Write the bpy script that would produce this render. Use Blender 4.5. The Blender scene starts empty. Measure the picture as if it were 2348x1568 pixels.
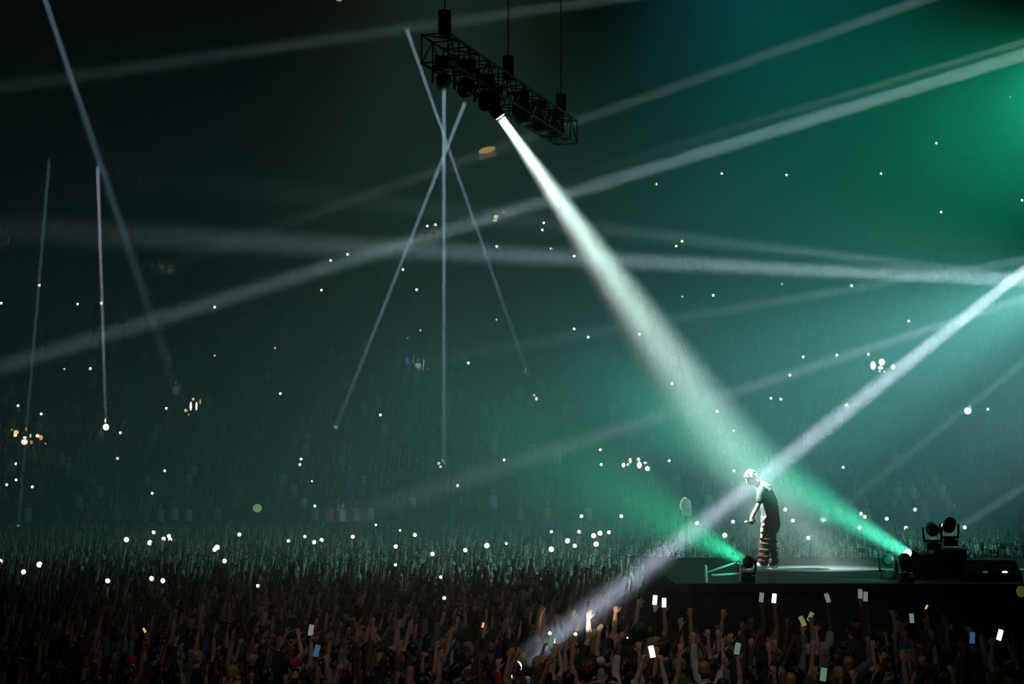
import bpy, math, random
import numpy as np
from mathutils import Vector, Matrix, Euler, noise

sc = bpy.context.scene
COL = sc.collection
rnd = random.Random(7)

# ------------------------------------------------------------------ camera
F_PX, W_PX, H_PX = 3600.0, 2348.0, 1568.0
CAM_Z = 4.6
PITCH = math.atan(266.0 / F_PX)
cam_d = bpy.data.cameras.new('camera')
cam_d.sensor_width = 36.0
cam_d.lens = 36.0 * F_PX / W_PX
cam_d.clip_end = 400
cam = bpy.data.objects.new('camera', cam_d)
COL.objects.link(cam)
cam.location = (0, 0, CAM_Z)
cam.rotation_euler = (math.pi / 2 + PITCH, 0, 0)
sc.camera = cam
CAM_R = Euler((math.pi / 2 + PITCH, 0, 0)).to_matrix()
EYE = Vector((0, 0, CAM_Z))


def ray(px, py):
    """direction of the line of sight through a pixel, scaled to advance 1 m along +Y"""
    d = CAM_R @ Vector(((px - W_PX / 2) / F_PX, (H_PX / 2 - py) / F_PX, -1.0))
    return d / d.y


def P(px, py, Y):
    return EYE + ray(px, py) * Y


# stand (seating bowl) profile: first row at STAND_Y, rising away from the floor
STAND_Y, STAND_Z, STAND_S, STAND_K = 65.0, 1.3, 0.50, 0.006


def stand_z(x, y):
    return STAND_Z + STAND_S * (y + STAND_K * x * x - STAND_Y)


def on_stand(px, py, up=1.1):
    r = ray(px, py)
    lo, hi = 50.0, 140.0
    for _ in range(50):
        m = (lo + hi) / 2
        q = EYE + r * m
        if q.z - up > stand_z(q.x, q.y):
            lo = m
        else:
            hi = m
    return EYE + r * lo


# ------------------------------------------------------------------ world, colour management
w = bpy.data.worlds.new('world')
sc.world = w
w.use_nodes = True
w.node_tree.nodes['Background'].inputs[0].default_value = (0.002, 0.004, 0.004, 1)
w.node_tree.nodes['Background'].inputs[1].default_value = 0.15
sc.view_settings.view_transform = 'Standard'
sc.view_settings.look = 'None'
sc.view_settings.gamma = 1
sc.view_settings.exposure = 0.0
sc.view_settings.use_curve_mapping = False
cy = sc.cycles
cy.max_bounces = 3
cy.diffuse_bounces = 1
cy.glossy_bounces = 1
cy.transmission_bounces = 2
cy.volume_bounces = 0
cy.transparent_max_bounces = 8
cy.caustics_reflective = False
cy.caustics_refractive = False
cy.sample_clamp_indirect = 2.0
cy.use_denoising = True
cy.use_adaptive_sampling = False
cy.use_light_tree = True


# ------------------------------------------------------------------ lights of the show and added fill lamps
def beam(a, b, radius, spread, energy, color, name='beam_lamp'):
    """a beam fixture's light: a round lens at a shining towards b"""
    L = bpy.data.lights.new(name, 'AREA')
    L.shape = 'DISK'
    L.size = radius * 2
    L.spread = math.radians(spread)
    L.energy = energy
    L.color = color
    o = bpy.data.objects.new(name, L)
    COL.objects.link(o)
    o.location = a
    o.rotation_euler = (Vector(b) - Vector(a)).to_track_quat('-Z', 'Y').to_euler()
    return o


def spot(a, b, cone, energy, color, radius=0.3, blend=1.0, name='fill_lamp'):
    L = bpy.data.lights.new(name, 'SPOT')
    L.spot_size = math.radians(cone)
    L.spot_blend = blend
    L.energy = energy
    L.color = color
    L.shadow_soft_size = radius
    o = bpy.data.objects.new(name, L)
    COL.objects.link(o)
    o.location = a
    o.rotation_euler = (Vector(b) - Vector(a)).to_track_quat('-Z', 'Y').to_euler()
    return o


BLUE = (0.50, 0.78, 0.95)
LILAC = (0.72, 0.82, 1.0)
GREY = (0.55, 0.85, 0.85)
KEY_SRC = P(1150, 272, 29.3)
KEY_DST = P(1722, 1082, 30.15)
beam(KEY_SRC, KEY_DST, 0.085, 10.5, 170, (0.70, 1.0, 0.92))
# hard thin beams hung from the receding truss, landing in the stand
beam(P(1018, 206, 27.3), on_stand(1018, 1064, 0.6), 0.04, 0.35, 3.0, BLUE)
beam(P(1066, 236, 28), on_stand(768, 985, 0.6), 0.04, 0.35, 2.4, BLUE)
beam(P(932, 66, 29), on_stand(1212, 862, 0.6), 0.04, 0.35, 2.4, BLUE)
beam(P(224, 384, 40), on_stand(243, 976, 0.6), 0.05, 0.3, 4.0, LILAC)
beam(P(113, 368, 40), on_stand(40, 1230, 0.2), 0.05, 0.3, 1.3, BLUE)
beam(P(60, -130, 36), on_stand(408, 905, 0.5), 0.07, 1.1, 4.5, BLUE)
# broad beams crossing from the rig beyond the picture's edge
beam(P(2700, -190, 42), P(0, 200, 62), 0.16, 1.0, 14, GREY)
beam(P(2700, -205, 40), P(1285, 292, 60), 0.16, 1.0, 14, GREY)
beam(P(2620, 42, 38), on_stand(-400, 965, 0), 0.18, 1.2, 42, GREY)
beam(P(2620, 15, 40), P(1500, 350, 80), 0.12, 1.0, 7, GREY)
beam(P(2560, 655, 36), on_stand(-100, 520, 0), 0.16, 2.0, 50, (0.60, 0.84, 0.95))
beam(P(2560, 660, 38), on_stand(250, 395, 0), 0.12, 2.0, 14, GREY)
beam(P(2560, 560, 40), on_stand(900, 840, 0), 0.12, 1.4, 10, GREY)
beam(P(2560, 615, 40), on_stand(740, 1205, 0), 0.12, 2.2, 19, LILAC)
beam(P(2620, 407, 60), P(1352, 1405, 24.4), 0.15, 0.42, 80, LILAC)
beam(P(2560, 660, 40), P(1960, 1140, 60), 0.12, 1.2, 6, GREY)
beam(P(2560, 980, 40), P(1900, 1400, 60), 0.12, 1.2, 5, GREY)
# green stage fixtures
beam(P(1702, 1284, 26.9), P(1300, 1060, 40), 0.09, 16, 48, (0.03, 0.9, 0.42))
beam(P(2081, 1269, 27.5), P(1600, 985, 24.0), 0.10, 15, 62, (0.08, 0.9, 0.55))
# unseen fill lamps, added to spread green through the haze
spot(P(2700, 700, 45), P(1800, 1000, 50), 98, 9500, (0.24, 0.92, 0.92), 0.5)
spot(P(2650, 1000, 60), P(1500, 900, 60), 100, 2400, (0.6, 0.9, 0.85), 0.5)
spot((8, 60, 27), (8, 60, 0), 90, 2100, (0.03, 0.87, 1.0), 0.5)
spot(P(2550, 150, 32), P(1700, 700, 60), 70, 7000, (0.02, 1.0, 0.50), 0.5)
spot(P(1900, -650, 45), P(1900, 900, 50), 60, 6500, (0.02, 1.0, 0.80), 0.5)
spot(P(2500, 620, 34), P(1500, 1050, 40), 50, 10500, (0.26, 1.0, 0.9), 0.5)
spot(P(-300, 600, 50), P(700, 800, 50), 90, 160, (0.35, 1.0, 0.8), 0.5)
spot((1.5, 14.5, 14), (0.0, 23, 1.6), 60, 850, (1.0, 0.92, 0.80), 0.3, name='front_fill_lamp')  # unseen lamp added to lift the nearest crowd out of the dark
spot((-1, 33, 31), (-2.0, 34.5, 1.6), 27, 3600, (0.9, 0.95, 0.42), 0.3, name='crowd_fill_lamp')  # unseen lamp added to tint the middle of the crowd yellow-green
spot(P(1050, -700, 45), P(1000, 950, 60), 40, 2600, (0.08, 1.0, 0.85), 0.5)
spot(P(1699, 1281, 26.55), P(1630, 1318, 26.75), 110, 14, (0.10, 0.9, 0.55), 0.03)  # spill added beside the small floor light to green the rail
spot(P(2074, 1262, 27.2), P(1850, 1310, 28.2), 110, 75, (0.10, 0.9, 0.55), 0.03)  # spill added beside the glaring floor light to green the deck
beam(P(1158, 280, 29.1), P(1742, 1266, 30.0), 0.06, 6.6, 9.0, (1.0, 0.80, 0.76))  # unseen pinkish lamp added to brighten the performer's trousers and shoes


# ------------------------------------------------------------------ helpers
def mat(name, color=(0.5, 0.5, 0.5), rough=0.7, metal=0.0, emit=None, strength=0.0, obj_color=False, noise_amt=0.0, noise_scale=20.0):
    m = bpy.data.materials.new(name)
    m.use_nodes = True
    nt = m.node_tree
    b = nt.nodes['Principled BSDF']
    b.inputs['Base Color'].default_value = (*color, 1)
    b.inputs['Roughness'].default_value = rough
    b.inputs['Metallic'].default_value = metal
    if emit:
        b.inputs['Emission Color'].default_value = (*emit, 1)
        b.inputs['Emission Strength'].default_value = strength
        m.cycles.emission_sampling = 'NONE'
    src = None
    if obj_color:
        oi = nt.nodes.new('ShaderNodeObjectInfo')
        src = oi.outputs['Color']
        nt.links.new(src, b.inputs['Base Color'])
    if noise_amt:
        tc = nt.nodes.new('ShaderNodeTexCoord')
        no = nt.nodes.new('ShaderNodeTexNoise')
        no.inputs['Scale'].default_value = noise_scale
        nt.links.new(tc.outputs['Object'], no.inputs['Vector'])
        mr = nt.nodes.new('ShaderNodeMapRange')
        mr.inputs['To Min'].default_value = 1 - noise_amt
        mr.inputs['To Max'].default_value = 1 + noise_amt
        nt.links.new(no.outputs['Fac'], mr.inputs['Value'])
        mx = nt.nodes.new('ShaderNodeVectorMath')
        mx.operation = 'SCALE'
        if src is not None:
            nt.links.new(src, mx.inputs[0])
        else:
            mx.inputs[0].default_value = color
        nt.links.new(mr.outputs['Result'], mx.inputs['Scale'])
        nt.links.new(mx.outputs['Vector'], b.inputs['Base Color'])
    return m


def mesh_obj(name, verts, faces, material=None, parent=None, smooth=False, loc=None):
    me = bpy.data.meshes.new(name)
    me.from_pydata([tuple(v) for v in verts], [], [tuple(f) for f in faces])
    me.update()
    if smooth:
        me.shade_smooth()
    if material is not None:
        for m in (material if isinstance(material, (list, tuple)) else [material]):
            me.materials.append(m)
    o = bpy.data.objects.new(name, me)
    COL.objects.link(o)
    if parent is not None:
        o.parent = parent
    if loc is not None:
        o.location = loc
    return o


def tag(o, label=None, cat=None, group=None, kind=None):
    if label: o['label'] = label
    if cat: o['category'] = cat
    if group: o['group'] = group
    if kind: o['kind'] = kind
    return o


def empty(name, loc=(0, 0, 0), rz=0.0):
    o = bpy.data.objects.new(name, None)
    COL.objects.link(o)
    o.location = loc
    o.rotation_euler = (0, 0, rz)
    return o


class MB:
    """collects shapes for ONE mesh"""
    def __init__(s):
        s.v, s.f, s.mi = [], [], []
        s.m = 0

    def add(s, vs, fs):
        k = len(s.v)
        s.v += [tuple(v) for v in vs]
        s.f += [tuple(i + k for i in f) for f in fs]
        s.mi += [s.m] * len(fs)
        return s

    def box(s, c, d, M=None):
        x, y, z = (q / 2 for q in d)
        vs = [Vector((a * x, b * y, e * z)) for a in (-1, 1) for b in (-1, 1) for e in (-1, 1)]
        if M is not None:
            vs = [M @ v for v in vs]
        vs = [v + Vector(c) for v in vs]
        return s.add(vs, [(0, 1, 3, 2), (4, 6, 7, 5), (0, 4, 5, 1), (2, 3, 7, 6), (0, 2, 6, 4), (1, 5, 7, 3)])

    def tube(s, pts, rad, n=8, ref=None, cap=True):
        """swept tube; rad: list of r or (ra, rb), ra along ref"""
        pts = [Vector(p) for p in pts]
        rad = [(r, r) if not isinstance(r, (tuple, list)) else r for r in (rad if isinstance(rad, (list, tuple)) else [rad] * len(pts))]
        if cap:   # rounded ends
            d0 = (pts[0] - pts[1]).normalized(); d1 = (pts[-1] - pts[-2]).normalized()
            r0, r1 = rad[0], rad[-1]
            m0, m1 = min(r0), min(r1)
            pts = [pts[0] + d0 * m0 * .95, pts[0] + d0 * m0 * .6] + pts + [pts[-1] + d1 * m1 * .6, pts[-1] + d1 * m1 * .95]
            rad = [(r0[0] * .3, r0[1] * .3), (r0[0] * .8, r0[1] * .8)] + rad + [(r1[0] * .8, r1[1] * .8), (r1[0] * .3, r1[1] * .3)]
        vs, fs = [], []
        A = None
        for i, p in enumerate(pts):
            t = (pts[min(i + 1, len(pts) - 1)] - pts[max(i - 1, 0)]).normalized()
            if ref is not None:
                A = Vector(ref) - t * t.dot(Vector(ref))
            elif A is None:
                A = t.orthogonal()
            else:
                A = A - t * t.dot(A)
            A.normalize()
            B = t.cross(A)
            for k in range(n):
                a = 2 * math.pi * k / n
                vs.append(p + A * rad[i][0] * math.cos(a) + B * rad[i][1] * math.sin(a))
        L = len(pts)
        for i in range(L - 1):
            for k in range(n):
                k2 = (k + 1) % n
                fs.append((i * n + k, i * n + k2, (i + 1) * n + k2, (i + 1) * n + k))
        fs.append(tuple(range(n - 1, -1, -1)))
        fs.append(tuple((L - 1) * n + k for k in range(n)))
        return s.add(vs, fs)

    def ell(s, c, r, n=12, m=8, M=None):
        vs, fs = [], []
        c = Vector(c)
        for i in range(m + 1):
            th = math.pi * i / m
            for k in range(n):
                a = 2 * math.pi * k / n
                v = Vector((r[0] * math.sin(th) * math.cos(a), r[1] * math.sin(th) * math.sin(a), r[2] * math.cos(th)))
                if M is not None: v = M @ v
                vs.append(c + v)
        for i in range(m):
            for k in range(n):
                k2 = (k + 1) % n
                fs.append((i * n + k, (i + 1) * n + k, (i + 1) * n + k2, i * n + k2))
        return s.add(vs, fs)

    def obj(s, name, material, parent=None, smooth=False, loc=None):
        o = mesh_obj(name, s.v, s.f, material, parent, smooth, loc)
        if any(s.mi):
            o.data.polygons.foreach_set('material_index', s.mi)
        return o


def structure(o):
    o['kind'] = 'structure'
    return o


# ------------------------------------------------------------------ haze
hz = MB().box((0, 71, 16), (84, 96, 32)).obj('haze', None)
hm = bpy.data.materials.new('stage_haze')
hm.use_nodes = True
hm.node_tree.nodes.clear()
ho = hm.node_tree.nodes.new('ShaderNodeOutputMaterial')
hs = hm.node_tree.nodes.new('ShaderNodeVolumeScatter')
hs.inputs['Color'].default_value = (0.95, 0.97, 0.97, 1)
hs.inputs['Density'].default_value = 0.027
hs.inputs['Anisotropy'].default_value = 0.0
hm.node_tree.links.new(hs.outputs[0], ho.inputs['Volume'])
hz.data.materials.append(hm)
tag(hz, 'thin stage smoke hanging through the whole arena', 'haze', kind='stuff')

# ------------------------------------------------------------------ room shell
M_CONC = mat('dark_concrete', (0.05, 0.055, 0.055), 0.85, noise_amt=0.3, noise_scale=3)
M_BLACK = mat('black_paint', (0.01, 0.01, 0.011), 0.6)
structure(MB().box((0, 58, -0.1), (90, 130, 0.2)).obj('floor', M_CONC))
structure(MB().box((0, 58, 33.2), (90, 130, 0.4)).obj('ceiling', M_BLACK))
structure(MB().box((0, 122.6, 16.5), (90, 0.4, 33)).obj('wall_back', M_BLACK))
structure(MB().box((-44.8, 58, 16.5), (0.4, 130, 33)).obj('wall_left', M_BLACK))
structure(MB().box((44.8, 58, 16.5), (0.4, 130, 33)).obj('wall_right', M_BLACK))


def build_stand():
    V, Fc = [], []
    xs = np.linspace(-42, 42, 43)
    prof = [(-1.2, 0.0), (-1.2, STAND_Z + 0.7), (-1.05, STAND_Z + 0.7), (-1.05, STAND_Z - 0.25)]
    for k in range(63):
        z = STAND_Z + (k - .5) * 0.45
        prof += [(k * 0.9 - 0.45 if k else -1.05, z), (k * 0.9 + 0.45, z)]
    for x in xs:
        dy = -STAND_K * x * x
        for (y, z) in prof:
            V.append((x, STAND_Y + dy + y, z))
    n = len(prof)
    for i in range(len(xs) - 1):
        for k in range(n - 1):
            Fc.append((i * n + k, (i + 1) * n + k, (i + 1) * n + k + 1, i * n + k + 1))
    return mesh_obj('stand_back', V, Fc, M_CONC)


tag(build_stand(), kind='structure')

# ------------------------------------------------------------------ people
M_SKIN = mat('skin', (0.4, 0.25, 0.18), 0.55, obj_color=True)
M_CLOTH = mat('cloth', (0.1, 0.1, 0.1), 0.85, obj_color=True, noise_amt=0.2, noise_scale=14)
M_HAIR = mat('hair', (0.02, 0.015, 0.01), 0.5, obj_color=True, noise_amt=0.4, noise_scale=60)


def remeshed(mb, voxel, smooth_it=2, name='m'):
    """fuses overlapping shapes into one continuous skin"""
    o = mesh_obj(name, mb.v, mb.f)
    md = o.modifiers.new('r', 'REMESH')
    md.mode = 'VOXEL'
    md.voxel_size = voxel
    md.use_smooth_shade = True
    if smooth_it:
        m2 = o.modifiers.new('s', 'SMOOTH')
        m2.factor = 0.5
        m2.iterations = smooth_it
    dg = bpy.context.evaluated_depsgraph_get()
    me = bpy.data.meshes.new_from_object(o.evaluated_get(dg))
    old = o.data
    bpy.data.objects.remove(o)
    bpy.data.meshes.remove(old)
    me.shade_smooth()
    return me


def V3(*a):
    return Vector(a)


def hand(mb, wrist, d, n, side, curl=0.25, spread=0.16, point=False, n_side=7, s=1.0):
    """palm, four fingers and a thumb. d: wrist->knuckles, n: palm normal (fingers curl that way), side: thumb side +-1"""
    d = d.normalized()
    n = (n - d * n.dot(d)).normalized()
    a = d.cross(n) * side           # towards the thumb
    kn = wrist + d * 0.085 * s
    mb.tube([wrist - d * .01, wrist + d * .03 * s, wrist + d * .062 * s, kn], [(.022, .018), (.033 * s, .016 * s), (.041 * s, .015 * s), (.041 * s, .013 * s)], n_side + 2, ref=a)
    for i, (off, ln) in enumerate([(.030, .072), (.011, .082), (-.009, .077), (-.028, .060)]):
        c = curl
        if point and i != 0: c = 1.35
        if point and i == 0: c = 0.05
        p = kn + a * off * s - d * .008
        fd = (d + a * spread * (off / .03)).normalized()
        pts = [p]
        ang = c * .6
        for seg in (.42, .32, .26):
            v = fd * math.cos(ang) + n * math.sin(ang)
            p = p + v * ln * seg * s
            pts.append(p)
            ang += c * .95
        mb.tube(pts, [.0105 * s, .0100 * s, .0090 * s, .0075 * s], n_side)
    # thumb leaves the side of the palm near its base
    b = wrist + d * .025 * s + a * .026 * s
    td = (d * .72 + a * .75 + n * (.15 + .5 * min(curl, 1))).normalized()
    t2 = (td * .8 + d * .45 - a * .2 * min(curl, 1) + n * .3 * min(curl, 1.2)).normalized()
    mb.tube([b, b + td * .038 * s, b + td * .038 * s + t2 * .030 * s, b + td * .038 * s + t2 * .056 * s], [.0145 * s, .0125 * s, .0105 * s, .0085 * s], n_side)
    return kn + n * .03


POSES = {
    # name: ((elbow dir, forearm dir, hand dir, palm normal, curl, point) for right (+x) arm, same for the other)
    'both_up': (((.25, .15, .95), (.10, .10, 1), (.05, .15, 1), (0, 1, -.1), .18, 0), ((-.3, .2, .95), (-.05, .05, 1), (-.1, .1, 1), (0, 1, 0), .25, 0)),
    'right_up': (((.2, .25, .95), (-.1, .15, 1), (-.1, .3, 1), (0, 1, -.2), .3, 0), ((-.15, .1, -1), (.15, .8, .1), (.2, .9, .1), (.6, 0, -.6), .6, 0)),
    'left_up': (((.15, .05, -1), (-.25, .7, .2), (-.3, .8, .2), (-.6, 0, -.6), .6, 0), ((-.22, .2, .95), (.08, .2, 1), (.1, .35, 1), (0, 1, -.2), .22, 0)),
    'point_up': (((.3, .3, .9), (-.05, .35, 1), (-.05, .4, 1), (-.3, 1, -.3), .2, 1), ((-.15, .1, -1), (.1, .5, -.6), (.1, .5, -.6), (.6, 0, 0), .5, 0)),
    'fist_up': (((.35, .2, .85), (.02, .1, 1), (.0, .1, 1), (0, 1, 0), 1.5, 0), ((-.2, .1, -1), (.2, .5, .2), (.2, .6, .2), (.5, 0, -.5), .7, 0)),
    'phone_up': (((.1, .45, .8), (-.30, .25, 1), (-.1, .2, 1), (-.6, .6, 0), .75, 0), ((-.1, .45, .8), (.30, .25, 1), (.1, .2, 1), (.6, .6, 0), .75, 0)),
    'phone_one': (((.18, .35, .9), (-.12, .1, 1), (-.05, .1, 1), (0, 1, 0), .8, 0), ((-.12, .1, -1), (.1, .7, -.2), (.1, .7, -.2), (.5, 0, -.5), .5, 0)),
    'clap_high': (((.35, .4, .8), (-.45, .15, .9), (-.25, .1, 1), (-1, .1, 0), .12, 0), ((-.35, .4, .8), (.45, .15, .9), (.25, .1, 1), (1, .1, 0), .12, 0)),
    'swaying': (((.5, .1, .85), (.35, .0, .95), (.45, .1, .9), (0, 1, .1), .2, 0), ((-.05, .1, 1), (.35, .1, .95), (.5, .1, .9), (0, 1, .1), .28, 0)),
    'arms_down': (((.16, .02, -1), (.0, .22, -1), (0, .25, -1), (-1, .2, 0), .35, 0), ((-.16, .02, -1), (.0, .22, -1), (0, .25, -1), (1, .2, 0), .35, 0)),
    'bent_up': (((.55, .35, .35), (-.1, .1, 1), (0, .1, 1), (-.2, 1, 0), .35, 0), ((-.12, .05, -1), (.15, .5, -.3), (.2, .5, -.3), (.5, 0, -.5), .5, 0)),
    'hands_head': (((.6, .25, .45), (-.75, -.1, .5), (-.7, .1, .25), (-.3, .3, -1), .45, 0), ((-.6, .25, .45), (.75, -.1, .5), (.7, .1, .25), (.3, .3, -1), .45, 0)),
}
POSE_TEXT = {'both_up': 'both open hands raised', 'right_up': 'one bent hand raised high', 'left_up': 'one open palm lifted', 'point_up': 'one finger pointing up', 'fist_up': 'one raised fist', 'phone_up': 'two hands lifting a phone',
             'phone_one': 'one hand lifting a phone', 'clap_high': 'hands clapping overhead', 'swaying': 'both arms swaying sideways', 'arms_down': 'arms hanging down', 'bent_up': 'forearm raised beside the head', 'hands_head': 'hands on head'}
SHO = (.185, -.01, 1.43)


def arm_points(pose, k):
    el, fo, ha, pn, curl, pt = POSES[pose][k]
    sx = 1 if k == 0 else -1
    el, fo, ha, pn = (Vector(q) for q in (el, fo, ha, pn))
    raised = el.z > 0
    S = V3(sx * (SHO[0] - (.02 if raised else 0)), SHO[1], SHO[2] + (.035 if raised else 0))
    E = S + el.normalized() * .285
    Wr = E + fo.normalized() * .255
    return S, E, Wr, ha, pn, curl, pt, sx


def body_shapes(pose, lean=0.0, head_tilt=(0.0, 0.0), n=10, fingers=True):
    mb = MB()
    mb.tube([(0, 0, .86), (0, 0, .98), (0, .0, 1.12), (0, .005, 1.28), (0, 0, 1.40), (0, 0, 1.46)], [(.155, .11), (.165, .12), (.14, .10), (.165, .115), (.165, .10), (.09, .07)], n + 4, ref=(1, 0, 0))
    for sx in (1, -1):
        mb.tube([(sx * .09, 0, .92), (sx * .105, .01, .70), (sx * .11, .0, .50), (sx * .115, -.015, .34), (sx * .12, -.01, .10)], [.088, .080, .056, .055, .038], n)
        mb.tube([(sx * .12, -.04, .05), (sx * .125, .06, .045), (sx * .13, .17, .03)], [(.038, .04), (.042, .036), (.040, .022)], n, ref=(1, 0, 0))
    # neck and head
    hx, hy = head_tilt
    H = V3(hx * .12, hy * .12 + .015, 1.645)
    mb.tube([(0, -.01, 1.42), (0, -.005, 1.50), (H.x * .7, H.y * .7, 1.57)], [(.07, .07), (.056, .056), (.055, .058)], n)
    R = Euler((-hy * .9, hx * .6, 0)).to_matrix()

    def hp(x, y, z):
        return H + R @ V3(x, y, z)
    mb.ell(hp(0, -.005, .03), (.074, .094, .088), 14, 10, R)
    mb.ell(hp(0, .028, -.035), (.058, .068, .075), 12, 8, R)
    mb.tube([hp(0, .088, .015), hp(0, .108, -.022)], [.010, .015], 6)      # nose
    mb.tube([hp(-.022, .086, -.058), hp(.022, .086, -.058)], [.009, .009], 6)   # mouth
    mb.ell(hp(0, .075, -.09), (.028, .022, .02), 8, 6, R)
    for sx in (1, -1):
        mb.ell(hp(sx * .077, -.005, -.01), (.010, .020, .032), 8, 6, R)      # ears
        mb.ell(hp(sx * .030, .083, .018), (.016, .010, .010), 8, 6, R)      # eyes
    for k in (0, 1):
        S, E, Wr, ha, pn, curl, pt, sx = arm_points(pose, k)
        mb.tube([V3(sx * .10, S.y, 1.40), S, S.lerp(E, .5), E, E.lerp(Wr, .35), Wr], [.055, .054, .046, .039, .041, .026], n)
        if fingers:
            hand(mb, Wr, ha, pn, -sx, curl, .16, pt)
        else:
            hand(mb, Wr, ha, pn, -sx, curl, .16, pt, 4)
    return mb, H, R


def shirt_shapes(pose, sleeve=.55, n=14, grow=.014, hem=.84):
    mb = MB()
    g = grow
    mb.tube([(0, 0, hem), (0, 0, .98), (0, .0, 1.12), (0, .005, 1.28), (0, 0, 1.40), (0, 0, 1.455)], [(.17 + g, .125 + g), (.168 + g, .122 + g), (.148 + g, .108 + g), (.168 + g, .118 + g), (.168 + g, .104 + g), (.085 + g, .068 + g)], n, ref=(1, 0, 0))
    for k in (0, 1):
        S, E, Wr, *_r, sx = arm_points(pose, k)
        pts = [V3(sx * .10, S.y, 1.40), S]
        rr = [.058 + g, .058 + g]
        if sleeve <= 1:
            pts.append(S.lerp(E, sleeve)); rr.append(.052 + g)
        else:
            pts += [S.lerp(E, .5), E, E.lerp(Wr, sleeve - 1)]; rr += [.048 + g, .042 + g, .034 + g]
        mb.tube(pts, rr, 10)
    return mb


def trousers_shapes():
    mb = MB()
    mb.tube([(0, 0, .84), (0, 0, .96)], [(.175, .13), (.17, .126)], 14, ref=(1, 0, 0))
    for sx in (1, -1):
        mb.tube([(sx * .09, 0, .90), (sx * .105, .01, .70), (sx * .11, .0, .50), (sx * .115, -.012, .30), (sx * .12, -.01, .09)], [.10, .094, .075, .07, .062], 10)
    return mb


def shoes_shapes():
    mb = MB()
    for sx in (1, -1):
        mb.tube([(sx * .12, -.045, .05), (sx * .125, .06, .05), (sx * .13, .185, .035)], [(.048, .05), (.052, .046), (.046, .032)], 10, ref=(1, 0, 0))
    return mb


def hair_shapes(kind, H, R):
    mb = MB()

    def hp(x, y, z):
        return H + R @ V3(x, y, z)
    if kind == 'bald':
        return None
    if kind == 'cap':
        mb.ell(hp(0, -.008, .048), (.084, .102, .080), 14, 10, R)
        mb.tube([hp(0, .07, .062), hp(0, .15, .050)], [(.070, .010), (.050, .007)], 10, ref=(1, 0, 0))
        return mb
    mb.ell(hp(0, -.020, .045), (.084, .098, .088), 14, 10, R)
    mb.ell(hp(0, -.045, .0), (.078, .070, .080), 12, 8, R)
    if kind == 'long':
        mb.tube([hp(0, -.05, .0), hp(0, -.075, -.10), hp(0, -.085, -.22), hp(0, -.09, -.34)], [(.085, .055), (.092, .05), (.10, .045), (.07, .03)], 12, ref=(1, 0, 0))
    if kind == 'bun':
        mb.ell(hp(0, -.04, .145), (.045, .045, .040), 10, 8)
    if kind == 'ponytail':
        mb.tube([hp(0, -.09, .06), hp(0, -.14, .02), hp(0, -.135, -.10), hp(0, -.11, -.22)], [.022, .034, .032, .012], 10)
    if kind == 'curly':
        r2 = random.Random(3)
        for i in range(60):
            v = Vector((r2.gauss(0, 1), r2.gauss(0, 1) - .35, r2.gauss(0, 1) + .45)).normalized()
            mb.ell(hp(v.x * .098, v.y * .105 - .015, v.z * .105 + .04), (.030, .030, .030), 6, 5)
    return mb


VOX = 0.009
HAIRS = ['short', 'long', 'bun', 'ponytail', 'curly', 'cap', 'bald']
TILTS = [(0, 0), (.12, .1), (-.15, .05), (.1, -.25)]
LIB = {}


def lib_pose(pose):
    if pose not in LIB:
        i = len(LIB)
        ht = TILTS[i % 4]
        mb, H, R = body_shapes(pose, head_tilt=ht)
        d = {'body': remeshed(mb, VOX, 1, 'person_body'), 'H': H, 'R': R}
        d['shirt'] = {sl: remeshed(shirt_shapes(pose, sl, grow=.014 if sl < 1 else .02), .014, 2, 'shirt') for sl in (.5, 1.75)}
        LIB[pose] = d
        for m in [d['body']]: m.materials.append(M_SKIN)
        for m in d['shirt'].values(): m.materials.append(M_CLOTH)
    return LIB[pose]


TROUSERS_ME = remeshed(trousers_shapes(), .016, 2, 'trousers'); TROUSERS_ME.materials.append(M_CLOTH)
SHOES_ME = remeshed(shoes_shapes(), .014, 1, 'shoes'); SHOES_ME.materials.append(M_CLOTH)
HAIR_ME = {}
for hk in HAIRS:
    hb = hair_shapes(hk, V3(0, 0, 0), Matrix.Identity(3))
    HAIR_ME[hk] = None
    if hb:
        HAIR_ME[hk] = remeshed(hb, .011, 1, 'hair')
        HAIR_ME[hk].materials.append(M_CLOTH if hk == 'cap' else M_HAIR)

SHIRTS = [('black', (.012, .012, .013), 5), ('charcoal', (.03, .03, .033), 4), ('navy', (.012, .018, .05), 3), ('white', (.5, .5, .5), 3), ('grey', (.16, .16, .165), 3), ('maroon', (.10, .012, .018), 2),
          ('olive', (.06, .07, .025), 2), ('blue', (.03, .09, .28), 2), ('tan', (.25, .17, .09), 1), ('teal', (.02, .16, .16), 1), ('pink', (.42, .14, .18), 1), ('cream', (.5, .43, .3), 1), ('brown', (.07, .035, .018), 2), ('red', (.28, .02, .02), 1)]
HAIRC = [('black', (.008, .007, .006), 5), ('brown', (.035, .018, .009), 5), ('auburn', (.07, .022, .010), 1), ('blond', (.30, .19, .08), 2)]
SKINS = [(.45, .28, .20), (.38, .22, .15), (.52, .34, .26), (.22, .12, .075), (.10, .05, .03)]


def wchoice(r, items):
    t = r.random() * sum(i[2] for i in items)
    for i in items:
        t -= i[2]
        if t <= 0:
            return i
    return items[-1]


def color(o, c):
    o.color = (c[0], c[1], c[2], 1)


def put(name, me, parent, c, loc=None, rot=None):
    o = bpy.data.objects.new(name, me)
    COL.objects.link(o)
    o.parent = parent
    color(o, c)
    if loc is not None: o.location = loc
    if rot is not None: o.rotation_euler = rot
    return o


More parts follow.
